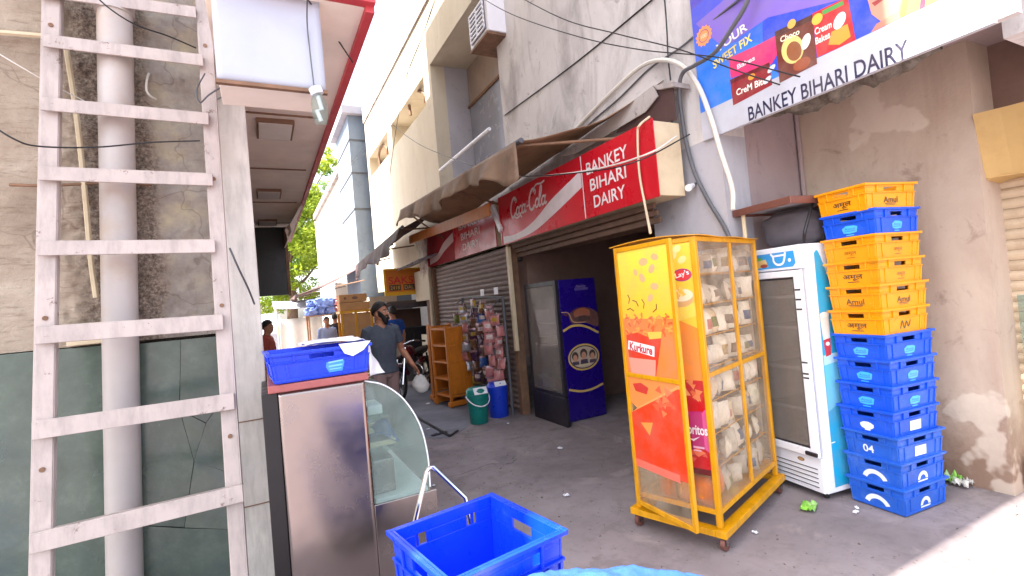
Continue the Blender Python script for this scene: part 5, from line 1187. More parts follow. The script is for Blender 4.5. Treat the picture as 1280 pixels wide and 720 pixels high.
for si, z in enumerate(SH):
    for col, (xa, xb) in enumerate(((0.05, 0.53), (0.585, 1.0))):
        n = 4
        for i in range(n):
            x = xa + (xb-xa)*(i+0.5)/n + random.uniform(-0.01, 0.01)
            if (si == 7 and col == 0 and i < 2) or random.random() < 0.05: continue
            kd = random.choice(kinds); hh = random.uniform(0.115, 0.175)
            m = MB(); pillow(m, V((x, 0.075+random.uniform(0, 0.03), z+0.004)), random.uniform(0.10, 0.135), hh, random.uniform(0.06, 0.09), random.uniform(-0.9, 0.4), random.uniform(-0.35, 0.05), random.random()*50)
            m2 = MB(); m2.v = [W[RK] @ q for q in m.v]; m2.f = m.f; m2.mi = m.mi
            if si == 0: kd = ('puff' if col == 0 and i < 2 else 'bottle')
            lb = random.random() < 0.45; m2.mi = [(1 if lb and (1 <= q_ % 5 <= 2) and (1 <= (q_//5) % 5 <= 3) else 0) for q_ in range(50)]
            o = m2.build("bread_packet" if si else "snack_packet", [M[kd], M[random.choice(['wrap_green', 'wrap_yellow', 'wrap_blue', 'wrap_pink', 'wrap_brown'])]], smooth=True, angle=120)
            look = dict(bread="white", bread_green="green printed", bread_buff="buff", bottle="clear wrapped", puff="orange")[kd]
            tag(o, "%s packet, %s from the %s on the rack's %s" % (look, ("first", "second", "third", "fourth")[i], ("corner post", "centre post")[col], SHN[si]), "packet", "packets standing in the yellow snack rack")
for i, (y, kd) in enumerate(((0.12, 'puff'), (0.24, 'puff'), (0.37, 'puff'))):
    m = MB(); pillow(m, W[RK] @ V((0.07, y, Z0+0.014)), 0.12, 0.19, 0.09, rk+R(90), -0.1, i*7.0)
    tag(m.build("snack_packet", M[kd], smooth=True, angle=120), ("orange snack packet behind the rack's foot next to the corner post", "middle orange snack packet behind the foot of the rack's door", "orange snack packet at the rack's foot by the door hinge")[i], "packet", "orange packets at the foot of the rack's end")

# ================================================================== WHITE FRIDGE
fz = R(-8)
FR = thing("display_fridge", "white glass door fridge with cyan header beside the tall crate stack", "fridge", (3.43, 2.17, 0), fz)
FD, FW, FH = 0.54, 0.53, 1.83       # local x depth, local y width
def fb(name, mat, *boxes, bevel=0.004, parent=None):
    m = MB()
    for b in boxes: m.boxe(*b)
    return m.build(name, mat, parent or FR, local=True, bevel=bevel)
fb("cabinet", M['white'], (0.03, FD, 0, 0.04, 0.05, FH), (0.03, FD, FW-0.04, FW, 0.05, FH), (FD-0.04, FD-0.001, 0.0405, FW-0.0405, 0.05, FH), (0.031, FD-0.0405, 0.0405, FW-0.0405, 1.65, FH-0.001), (0.031, FD-0.0405, 0.0405, FW-0.0405, 0.051, 0.31), bevel=0.004)
fb("header", M['whiteplastic'], (0.0, 0.0295, 0.0, FW, 1.655, FH), bevel=0.008)
fb("grille_panel", M['whiteplastic'], (0.0, 0.0295, 0, FW, 0.055, 0.30), bevel=0.006)
m = MB(); m.boxe(-0.006, -0.0005, 0.04, FW-0.03, 0.09, 0.094); g0 = m.build("grille_slot", M['darkframe'], FR, local=True); repeat(g0, [(0, 0, 0.032*i) for i in range(1, 5)], FR)
P = Print(lambda a, b, l: (-0.0008-l, FW-a, b)); P.poly(el(0.36, 0.262, 0.03, 0.014, 0, 360), (90, 60, 40), 1); P.poly(el(0.36, 0.262, 0.022, 0.009, 0, 360), (196, 140, 80), 2); P.build("maker_badge", FR, local=True)
d = fb("door", M['white'], (-0.03, -0.001, 0.0, 0.06, 0.31, 1.648), (-0.03, -0.001, FW-0.05, FW, 0.31, 1.648), (-0.0295, -0.0015, 0.0605, FW-0.0505, 0.31, 0.365), (-0.0295, -0.0015, 0.0605, FW-0.0505, 1.60, 1.648), bevel=0.005)
fb("door_glass", M['fridgeglass'], (-0.018, -0.014, 0.061, FW-0.051, 0.366, 1.599), bevel=0, parent=d)
fb("glass_edge", M['darkframe'], (-0.020, -0.0185, 0.0615, 0.072, 0.368, 1.597), (-0.020, -0.0185, FW-0.062, FW-0.052, 0.368, 1.597), (-0.020, -0.0185, 0.0725, FW-0.0625, 1.585, 1.597), (-0.020, -0.0185, 0.0725, FW-0.0625, 0.368, 0.38), bevel=0, parent=d)
fb("handle", M['darkframe'], (-0.05, -0.031, -0.004, 0.09, 0.322, 0.350), bevel=0.006, parent=d)
P = Print(lambda a, b, l: (-0.0308-l, FW-a, b))
for z in (1.50, 1.43, 1.36, 0.98, 0.90, 0.87): P.rect(FW-0.055, FW-0.008, z, z+0.012, (30, 26, 30), 1)
P.build("door_marks", FR, local=True)
fb("inner_liner", M['brownglass'], (FD-0.05, FD-0.041, 0.041, FW-0.041, 0.311, 1.649), bevel=0)
for z in (0.62, 0.92, 1.22, 1.45):
    fb("shelf_lip", M['white'], (0.0345, 0.0395, 0.042, FW-0.042, z-0.006, z+0.016), bevel=0); fb("shelf", M['steel'], (0.04, FD-0.052, 0.042, FW-0.042, z, z+0.012), bevel=0)
P = Print(lambda a, b, l: (-0.0008-l, FW-a, b))          # header print
P.poly([(0.0, 1.675), (FW-0.075, 1.675), (FW-0.05, 1.70), (FW-0.06, 1.79), (0.0, 1.79)], (24, 150, 222), 1)
P.stroke(sp2([(0.27, 1.785), (0.29, 1.76), (0.295, 1.725), (0.325, 1.70), (0.37, 1.705), (0.39, 1.74), (0.40, 1.785)], 5), 0.016, (236, 240, 248), 2); P.stroke([(0.29, 1.765), (0.395, 1.768)], 0.014, (236, 240, 248), 2.5); P.disc(0.432, 1.725, 0.013, 0.013, (236, 240, 248), 2)
P.poly([(0.13, 1.74), (0.22, 1.75), (0.24, 1.69), (0.13, 1.685)], (226, 190, 120), 1.6); P.disc(0.20, 1.70, 0.035, 0.014, (160, 60, 40), 2); P.disc(0.16, 1.755, 0.03, 0.012, (90, 170, 80), 2)
P.build("header_print", FR, local=True)
P = Print(lambda a, b, l: (a, -0.0008-l, b))              # side print
P.poly([(0.12, 1.72)] + sp2([(0.12, 1.76), (0.16, 1.77), (0.22, 1.62), (0.30, 1.42), (FD-0.01, 1.20)], 5) + [(FD-0.01, 0.10), (0.10, 0.085), (0.105, 0.9)], (30, 164, 208), 1)
P.poly([(0.108, 0.62), (FD-0.012, 0.80), (FD-0.012, 1.06), (0.112, 1.02)], (110, 200, 226), 1.3); P.poly([(0.112, 0.95), (FD-0.012, 1.0), (FD-0.012, 1.05), (0.112, 1.02)], (190, 226, 238), 1.5)
P.poly([(0.115, 1.30), (0.20, 1.31), (0.19, 1.02), (0.135, 1.01)], (236, 226, 214), 2); P.poly([(0.125, 1.13), (0.195, 1.14), (0.188, 1.02), (0.136, 1.01)], (206, 50, 60), 2.4); P.disc(0.16, 1.31, 0.045, 0.02, (250, 240, 230), 2.6); P.disc(0.165, 1.10, 0.02, 0.014, (250, 246, 240), 2.8)
P.stroke([(0.105, 0.40), (0.14, 0.402)], 0.008, (240, 246, 250), 2)
P.build("side_print", FR, local=True)
for x in (0.08, FD-0.08):
    for y in (0.06, FW-0.06): MB().tube([(x, y, 0), (x, y, 0.05)], 0.02, 8).build("foot", M['black'], FR, local=True)
# dark bundle, brown table top and hose above the fridge
def lump(name, mat, c, rad, seed, label, cat, amp=0.14):
    m = MB()
    def f(u, v):
        th, ph = math.pi*(0.02+0.96*u), 2*math.pi*v; d = V((math.sin(th)*math.cos(ph), math.sin(th)*math.sin(ph), -math.cos(th)))
        e = V([math.copysign(abs(x)**0.6, x) for x in d]); q = 1 + amp*noise.fractal(d*(2.1 if amp < 0.2 else 3.0)+V((seed, 0, 0)), 0.9, 2, 4)
        return V(c) + V((e.x*rad[0]*q, e.y*rad[1]*q, e.z*rad[2]*(1+0.05*noise.noise(d*3+V((seed, 1, 0))))))
    m.grid(f, 22, 36); return tag(m.build(name, mat, smooth=True, angle=180), label, cat)
lump("tarp_bundle", M['greytarp'], (3.77, 2.40, 1.975), (0.17, 0.22, 0.14), 3, "dark grey cloth bundle on top of the white fridge", "bundle")
TT = thing("table_top", "brown metal table top resting over the bundle on the fridge", "table top", (3.6, 2.35, 2.12), fz)
m = MB(); m.boxe(-0.18, 0.36, -0.19, 0.32, 0.02, 0.036); m.build("top_plate", M['greywall'], TT, local=True)
m = MB(); m.boxe(-0.20, -0.181, -0.21, 0.34, 0.0, 0.055); m.boxe(0.361, 0.38, -0.21, 0.34, 0.0, 0.055); m.boxe(-0.1805, 0.3605, -0.21, -0.191, 0.0, 0.055); m.boxe(-0.1805, 0.3605, 0.321, 0.34, 0.0, 0.055); m.build("rim", M['brownmetal'], TT, local=True, bevel=0.004)
m = MB(); m.tube([(-0.15, 0.28, 0.02), (-0.15, 0.28, -0.29)], 0.016, 8); m.build("leg", M['conduit'], TT, local=True, smooth=True)
runs("rubber_hose", M['black'], "black rubber hose curving down between fridge top and crates", "hose", [ony(1018, 246, 2.2), ony(1012, 268, 2.16), ony(1006, 290, 2.16), ony(1005, 304, 2.2)], 0.012, 8)

# ================================================================== VIOLET FRIDGE
VF = thing("display_fridge", "violet ice cream fridge with gold ringed oval inside the open shop", "fridge", (3.2, 5.11, 0))
VW, VD, VH = 0.80, 0.60, 1.80
vx, vy = 3.2, 5.11
def vb(name, mat, *boxes, bevel=0.004, parent=None):
    m = MB()
    for b in boxes: m.boxe(vx+b[0], vx+b[1], vy+b[2], vy+b[3], b[4], b[5])
    return m.build(name, mat, parent or VF, bevel=bevel)
vb("cabinet", M['purple'], (0.05, VD, 0, 0.04, 0.06, VH), (0.05, VD, VW-0.04, VW, 0.06, VH), (VD-0.05, VD-0.001, 0.0405, VW-0.0405, 0.06, VH), (0.051, VD-0.0505, 0.0405, VW-0.0405, VH-0.06, VH-0.001), (0.051, VD-0.0505, 0.0405, VW-0.0405, 0.061, 0.40), bevel=0.006)
vb("plinth", M['darkframe'], (0.0, 0.0495, 0.0, VW, 0.0, 0.36), bevel=0.006)
dv_ = vb("door", M['darkframe'], (0.0, 0.045, 0.0, 0.05, 0.365, VH), (0.0, 0.045, VW-0.05, VW, 0.365, VH), (0.001, 0.044, 0.0505, VW-0.0505, 0.365, 0.41), (0.001, 0.044, 0.0505, VW-0.0505, VH-0.06, VH))
vb("door_glass", M['fridgeglass'], (0.012, 0.016, 0.0505, VW-0.0505, 0.41, VH-0.06), bevel=0, parent=dv_)
vb("inner_liner", M['greyglass'], (VD-0.06, VD-0.051, 0.041, VW-0.041, 0.401, VH-0.061), bevel=0)
for z in (0.7, 0.98, 1.26): vb("shelf", M['steel'], (0.06, VD-0.062, 0.042, VW-0.042, z, z+0.012), bevel=0)
for i, (y, z, w2, h2, mt) in enumerate(((0.12, 0.42, 0.2, 0.12, 'wrap_pink'), (0.4, 0.42, 0.25, 0.10, 'white'), (0.15, 0.712, 0.2, 0.08, 'wrap_blue'), (0.45, 0.992, 0.25, 0.09, 'wrap_green'))): vb("goods", M[mt], (0.08, 0.3, y, y+w2, z+0.003, z+h2), bevel=0.006)
P = Print(lambda a, b, l: (vx+a, vy-0.0008-l, b))
gold = (206, 170, 90)
P.stroke(sp2([(0.06, 1.17), (0.2, 1.22), (0.38, 1.20), (0.585, 1.10)], 6), 0.028, gold, 2); P.stroke(sp2([(0.07, 0.45), (0.25, 0.405), (0.42, 0.41), (0.585, 0.45)], 6), 0.026, gold, 2)
P.poly(sp2([(0.06, 1.38), (0.15, 1.36), (0.2, 1.25), (0.4, 1.24), (0.585, 1.18), (0.585, 1.36), (0.4, 1.44), (0.25, 1.42), (0.12, 1.34)], 4), (92, 48, 46), 1.2)
P.poly(el(0.36, 1.36, 0.13, 0.07, 20, 340), (150, 84, 60), 1.6); P.poly(el(0.36, 1.30, 0.12, 0.035, 0, 360), (60, 26, 30), 2)
P.stroke(sp2([(0.06, 1.40), (0.16, 1.38), (0.22, 1.27), (0.40, 1.25)], 6), 0.010, (196, 150, 110), 2.4)
P.rect(0.28, 0.48, 1.655, 1.685, (80, 66, 130), 1); P.text("Family", 0.38, 1.70, 0.04, (150, 130, 170), 1.5, w=0.16, shear=0.3)
P.poly(el(0.33, 0.82, 0.235, 0.165, 0, 360, 32), gold, 2.4); P.poly(el(0.33, 0.82, 0.215, 0.145, 0, 360, 32), (40, 32, 60), 2.6); P.poly(el(0.33, 0.82, 0.20, 0.130, 0, 360, 32), (190, 168, 150), 2.8)
for (a, b, r) in ((0.20, 0.83, 0.045), (0.33, 0.85, 0.05), (0.46, 0.83, 0.045)):
    P.poly(el(a, b+0.012, r*1.08, r*1.25, 0, 360, 18), (36, 24, 24), 3); P.poly(el(a, b-0.012, r*0.72, r*0.95, 0, 360, 18), (196, 140, 112), 3.3); P.poly([(a-r, b-r*1.15), (a+r, b-r*1.15), (a+r*1.2, 0.735), (a-r*1.2, 0.735)], (70, 60, 80), 3.2)
P.rect(0.24, 0.42, 0.715, 0.735, (206, 190, 150), 3.6)
P.build("side_print", VF)
# boxes in the dim shop
for i, (x, y, z, a, b, h) in enumerate(((4.5, 5.0, 0.05, 0.5, 0.5, 0.55), (4.5, 5.0, 0.602, 0.5, 0.45, 0.4), (4.52, 5.0, 1.004, 0.45, 0.45, 0.4))):
    m = MB(); m.boxe(x, x+a, y, y+b, z, z+h); q = m.build("carton", M['cardshade'], bevel=0.006)
    tag(q, ("brown carton on the shop floor behind the violet fridge", "middle brown carton stacked behind the violet fridge", "top brown carton stacked behind the violet fridge")[i], "carton")
# ================================================================== BINS, SACHETS, ORANGE RACKS
BN1 = thing("swing_bin", "teal bucket bin with white swing lid and white carrying handle", "bin", (2.5, 6.2, 0))
m = MB(); m.lathe([(0.115, 0.0), (0.120, 0.01), (0.150, 0.36), (0.158, 0.362), (0.158, 0.39), (0.150, 0.392), (0.10, 0.40)], 28, (2.5, 6.2, 0.0)); m.build("bucket", M['teal'], BN1, smooth=True)
m = MB(); m.lathe([(0.150, 0.392), (0.146, 0.44), (0.12, 0.47), (0.05, 0.482)], 28, (2.5, 6.2, 0.001)); m.build("lid", M['teal'], BN1, smooth=True)
m = MB(); m.grid(lambda u, v: (2.5+(u-0.5)*0.19, 6.2-0.105-0.045*(1-v), 0.402+0.085*v), 4, 4); m.build("flap", M['white'], BN1, solid=0.006)
m = MB(); m.tube([(2.5+0.162*math.cos(a), 6.2-0.07*math.sin(-a)-0.1*math.sin(-a), 0.375+0.13*math.sin(a)) for a in [R(180+180*i/16) for i in range(17)]], 0.008, 6); m.build("handle", M['white'], BN1, smooth=True)
BN2 = thing("swing_bin", "blue cylindrical bin with a white flap beside the teal bucket", "bin", (2.86, 6.33, 0))
m = MB(); m.lathe([(0.13, 0.0), (0.135, 0.012), (0.15, 0.40), (0.157, 0.402), (0.157, 0.425), (0.145, 0.43), (0.12, 0.475), (0.05, 0.49)], 28, (2.86, 6.33, 0)); m.build("bin_body", M['binblue'], BN2, smooth=True)
m = MB(); m.grid(lambda u, v: (2.86+(u-0.5)*0.17, 6.33-0.10-0.04*(1-v), 0.437+0.06*v), 4, 4); m.build("flap", M['white'], BN2, solid=0.006)

SD = thing("sachet_stand", "thin grey stand that carries the hanging sachet strips by the shutter", "stand", (2.98, 6.9, 0))
for _p in ((3.02, 6.22, 1.66), (3.05, 7.85, 1.72)): MB().tube([(_p[0], _p[1], 0), _p], 0.022, 8).build("post", M['cable'], SD, smooth=True)
m = MB(); m.tube([(3.02, 6.22, 1.655), (3.05, 7.85, 1.715)], 0.014, 8); m.tube([(2.86, 6.3, 1.50), (2.9, 7.8, 1.60)], 0.010, 8); m.tube([(3.02, 6.3, 1.65), (2.86, 6.3, 1.50)], 0.008, 6); m.tube([(3.05, 7.8, 1.71), (2.9, 7.8, 1.60)], 0.008, 6); m.build("crossbar", M['cable'], SD, smooth=True)
def strip(y, x, ztop, zbot, kinds_, lab, seed, wd=0.145):
    t = thing("sachet_strip", lab, "sachet strip", (x, y, zbot), 0, "sachet strips hanging by the shutter"); rnd = random.Random(seed)
    n = max(2, int((ztop-zbot)/0.145)); st = (ztop-zbot)/n; pts = [(x, y, ztop+0.03)]
    for i in range(n):
        z = ztop - st*(i+1); m = MB()
        dx, dy = rnd.uniform(-0.035, 0.035), rnd.uniform(-0.045, 0.045); pts.append((x+dx, y+dy, z+st*0.5))
        pillow(m, V((x+dx, y+dy, z)), wd*rnd.uniform(0.9, 1.15), st*1.08, 0.05, R(-35)+rnd.uniform(-0.9, 0.9), rnd.uniform(-0.35, 0.25), seed*3.1+i, 6)
        lab_ = rnd.random() < 0.45
        m.mi = [(1 if j == 5 else (2 if (lab_ and 2 <= j <= 3 and 1 <= a_ <= 4) else 0)) for _ in (0, 1) for a_ in range(6) for j in range(6)]
        kd = kinds_[i % len(kinds_)]; m.build("sachet", [M[kd], M['wrap_seal'], M['wrap_label' if rnd.random() < 0.6 else ('wrap_yellow' if kd != 'wrap_yellow' else 'wrap_brown')]], t, smooth=True, angle=120)
    MB().tube(pts, 0.003, 4).build("string", M['wirewhite'], t)
    return t
strip(6.25, 2.92, 1.42, 0.50, ['wrap_pink'], "pink sachet strip nearest the violet fridge", 1)
strip(6.38, 2.84, 1.50, 0.22, ['wrap_pink', 'wrap_pink'], "longest pink sachet strip, hanging almost to the blue bin", 2)
strip(6.52, 2.95, 1.55, 0.62, ['wrap_pink', 'wrap_white', 'wrap_pink'], "pink strip with silver sachets among the pink ones", 3)
strip(6.66, 2.86, 1.62, 0.50, ['wrap_brown', 'wrap_blue', 'wrap_brown', 'wrap_purple'], "brown strip with a blue sachet beside the pink strips", 4)
strip(6.82, 2.93, 1.58, 0.42, ['wrap_purple', 'wrap_purple', 'wrap_brown'], "dark purple sachet strip in the middle of the stand", 5)
strip(6.98, 2.85, 1.55, 0.40, ['wrap_purple', 'wrap_brown'], "purple and brown sachet strip left of the stand's middle", 6)
strip(7.14, 2.94, 1.66, 0.35, ['wrap_yellow', 'wrap_purple', 'wrap_purple', 'wrap_white'], "purple strip with a yellow sachet at its top", 7)
strip(7.32, 2.86, 1.60, 0.55, ['wrap_white', 'wrap_white', 'wrap_pink'], "silver white sachet strip with pink ones mixed in", 8)
strip(7.48, 2.92, 1.55, 0.40, ['wrap_white', 'wrap_green', 'wrap_white'], "silver and green sachet strip", 9)
strip(7.64, 2.84, 1.45, 0.35, ['wrap_green', 'wrap_white', 'wrap_yellow'], "green sachet strip next to the orange rack", 10)
for (px, py, Xp, lab) in ((598, 372, 2.93, "small white price card above the purple sachets"), (617, 376, 2.95, "small white price card above the pink sachets")):
    c = onx(px, py, Xp); c.z = 1.715+0.03 if px < 600 else 1.70
    m = MB(); m.box((3.0, c.y, 1.755), (0.01, 0.12, 0.10), None); tag(m.build("price_card", M['whiteplastic']), lab, "card")

def rack2(label, loc, rz, w, d, h, shelves, back=True, group=None):
    t = thing("display_rack", label, "rack", loc, rz, group)
    def b(name, *bs, mat=M['orange']):
        m = MB()
        for q in bs: m.boxe(*q)
        return m.build(name, mat, t, local=True, bevel=0.004)
    for x in (0, w-0.04):
        for y in (0, d-0.04): b("post", (x, x+0.04, y, y+0.04, 0.0, h))
    for i in range(shelves): 
        z = 0.16+(h-0.22)*i/(shelves-1); b("shelf", (0.005, w-0.005, 0.005, d-0.005, z, z+0.03))
    if back: b("side_panel", (0.041, w-0.041, 0.008, 0.022, 0.2, h-0.06))
    b("skid", (-0.03, w+0.03, -0.03, 0.05, 0.03, 0.10)); b("skid", (-0.03, w+0.03, d-0.05, d+0.03, 0.03, 0.10))
    return t
rack2("worn orange wooden rack with shelves next to the sachet strips", (2.52, 7.35, 0), R(8), 0.42, 0.55, 1.28, 5)
rack2("narrow orange wooden frame standing behind the shelved rack", (2.50, 8.15, 0), R(3), 0.42, 0.10, 1.30, 3)
for i, (x, z) in enumerate(((2.56, 0.455), (2.62, 0.72), (2.58, 0.99), (2.74, 0.455))):
    m = MB(); pillow(m, V((x+0.08, 7.5, z+0.008)), 0.14, 0.13, 0.09, R(20), 0, i*9.0); tag(m.build("bread_packet", M['bread_buff'], smooth=True, angle=120), ("buff packet on the worn orange rack's lower shelf", "buff packet on the worn orange rack's middle shelf", "buff packet on the worn orange rack's upper shelf", "second buff packet on the worn orange rack's lower shelf")[i], "packet", "packets on the worn orange rack")
CR = thing("yellow_rack", "yellow framed glass rack far along the lane carrying brown cartons", "rack", (1.62, 12, 0))
for x, y in ((1.62, 12.0), (1.94, 12.0), (2.30, 12.0), (1.62, 12.5), (2.30, 12.5)): MB().boxe(x, x+0.05, y, y+0.05, 0.0, 1.62).build("post", M['yellow'], CR)
m = MB(); m.boxe(1.6, 2.37, 11.98, 12.57, 1.62, 1.68); m.boxe(1.6, 2.37, 11.98, 12.57, 0.1, 0.16); m.boxe(1.67, 2.30, 12.002, 12.03, 0.86, 0.90); m.build("rail", M['yellow'], CR)
m = MB(); m.boxe(1.672, 1.938, 12.015, 12.02, 0.17, 0.855); m.boxe(1.992, 2.298, 12.015, 12.02, 0.17, 0.855); m.boxe(1.672, 1.938, 12.015, 12.02, 0.905, 1.615); m.boxe(1.992, 2.298, 12.015, 12.02, 0.905, 1.615); m.build("panel", M['cardboard'], CR)
for i, (z, x0, x1, lab) in enumerate(((1.682, 1.62, 2.3, "lower brown carton on the far yellow rack"), (1.875, 1.62, 2.25, "upper brown carton with dark mark on the far yellow rack"))):
    c = thing("carton", lab, "carton", (1.95, 12.2, z)); MB().boxe(x0, x1, 12.02, 12.45, z, z+0.185).build("carton_body", M['cardboard'], c, bevel=0.008)
    if i:
        P = Print(lambda a, b, l: (a, 12.019-l, b)); P.poly(el(1.97, 1.97, 0.07, 0.035, 0, 360), (110, 60, 40), 1); P.poly(el(1.75, 1.97, 0.03, 0.03, 0, 360), (110, 60, 40), 1); P.build("carton_print", c)

# ================================================================== MOTORCYCLE
def motorcycle(x, y, rz):
    t = thing("motorcycle", "parked maroon motorcycle with chrome guards behind the walking man", "motorcycle", (x, y, 0), rz)
    def wheel(yc):
        m = MB(); pts = [(0, yc+0.27*math.cos(a), 0.30+0.27*math.sin(a)) for a in [2*math.pi*i/28 for i in range(29)]]
        m.tube(pts, 0.04, 8, cap=False); w_ = m.build("wheel", M['tyre'], t, local=True, smooth=True)
        m = MB(); pts = [(0, yc+0.225*math.cos(a), 0.30+0.225*math.sin(a)) for a in [2*math.pi*i/28 for i in range(29)]]; m.tube(pts, 0.014, 6, cap=False)
        for i in range(9): a = 2*math.pi*i/9; m.tube([(0, yc, 0.30), (0, yc+0.22*math.cos(a), 0.30+0.22*math.sin(a))], 0.008, 5)
        m.tube([(-0.06, yc, 0.3), (0.06, yc, 0.3)], 0.035, 10); m.build("rim", M['engine'], w_, local=True)
    wheel(-0.62); wheel(0.62)
    def tb(name, mat, *tubes):
        m = MB()
        for pts, r in tubes: m.tube(spline(pts, 5), r, 8)
        return m.build(name, mat, t, local=True, smooth=True)
    tb("fork", M['chrome'], ([(-0.07, -0.62, 0.3), (-0.07, -0.50, 0.62), (-0.07, -0.40, 0.92)], 0.022), ([(0.07, -0.62, 0.3), (0.07, -0.50, 0.62), (0.07, -0.40, 0.92)], 0.022))
    tb("handlebar", M['chrome'], ([(-0.36, -0.22, 1.00), (-0.2, -0.33, 1.03), (0, -0.38, 0.97), (0.2, -0.33, 1.03), (0.36, -0.22, 1.00)], 0.014))
    tb("grip", M['black'], ([(-0.38, -0.20, 1.0), (-0.29, -0.27, 1.015)], 0.019), ([(0.38, -0.20, 1.0), (0.29, -0.27, 1.015)], 0.019))
    m = MB(); m.sphere((0, -0.50, 0.86), (0.10, 0.075, 0.105)); m.build("headlight_shell", M['maroon'], t, local=True, smooth=True)
    m = MB(); m.tube([(0, -0.572, 0.86), (0, -0.58, 0.86)], [0.085, 0.07], 16); m.build("headlight", M['chrome'], t, local=True)
    m = MB(); m.rings([[(0.11*s_*math.cos(a), yy, zz+0.10*s_*math.sin(a)) for a in [2*math.pi*i/14 for i in range(14)]] for yy, zz, s_ in ((-0.36, 0.84, 0.5), (-0.28, 0.84, 1.0), (-0.1, 0.82, 1.2), (0.06, 0.78, 0.8), (0.1, 0.77, 0.4))]); m.build("tank", M['maroon'], t, local=True, smooth=True)
    m = MB(); m.rings([[(0.12*s_*math.cos(a), yy, zz+0.05*math.sin(a)) for a in [2*math.pi*i/12 for i in range(12)]] for yy, zz, s_ in ((0.08, 0.77, 0.7), (0.2, 0.76, 1), (0.5, 0.79, 1.1), (0.78, 0.80, 0.8))]); m.build("seat", M['black'], t, local=True, smooth=True)
    m = MB(); m.boxe(-0.12, 0.12, -0.18, 0.2, 0.28, 0.58); m.tube([(0, -0.1, 0.5), (0, -0.22, 0.68)], 0.09, 10); m.build("engine", M['engine'], t, local=True, bevel=0.02)
    tb("crash_guard", M['chrome'], ([(-0.05, -0.30, 0.62), (-0.28, -0.32, 0.60), (-0.33, -0.30, 0.42), (-0.10, -0.22, 0.28)], 0.015), ([(0.05, -0.30, 0.62), (0.28, -0.32, 0.60), (0.33, -0.30, 0.42), (0.10, -0.22, 0.28)], 0.015))
    m = MB(); m.grid(lambda u, v: ((v-0.5)*0.13, -0.62+0.335*math.cos(R(20+130*u)), 0.30+0.335*math.sin(R(20+130*u))), 14, 3); m.build("mudguard", M['maroon'], t, local=True, smooth=True, solid=0.006)
    m = MB(); m.grid(lambda u, v: ((v-0.5)*0.15, 0.62+0.345*math.cos(R(10+130*u)), 0.30+0.345*math.sin(R(10+130*u))), 14, 3); m.build("mudguard", M['maroon'], t, local=True, smooth=True, solid=0.006)
    tb("exhaust", M['chrome'], ([(0.13, -0.2, 0.4), (0.16, 0, 0.25), (0.17, 0.5, 0.30), (0.18, 0.9, 0.38)], 0.035))
    tb("frame", M['black'], ([(0, -0.40, 0.80), (0, -0.2, 0.45), (0, 0.2, 0.30), (0, 0.62, 0.30)], 0.025), ([(0, -0.35, 0.82), (0, 0.3, 0.70), (0, 0.8, 0.74)], 0.025), ([(0.09, 0.62, 0.3), (0.09, 0.55, 0.72)], 0.02), ([(-0.09, 0.62, 0.3), (-0.09, 0.55, 0.72)], 0.02))
    tb("mirror", M['black'], ([(-0.22, -0.33, 1.02), (-0.26, -0.36, 1.16)], 0.007), ([(0.22, -0.33, 1.02), (0.26, -0.36, 1.16)], 0.007))
motorcycle(2.42, 9.1, R(-38))

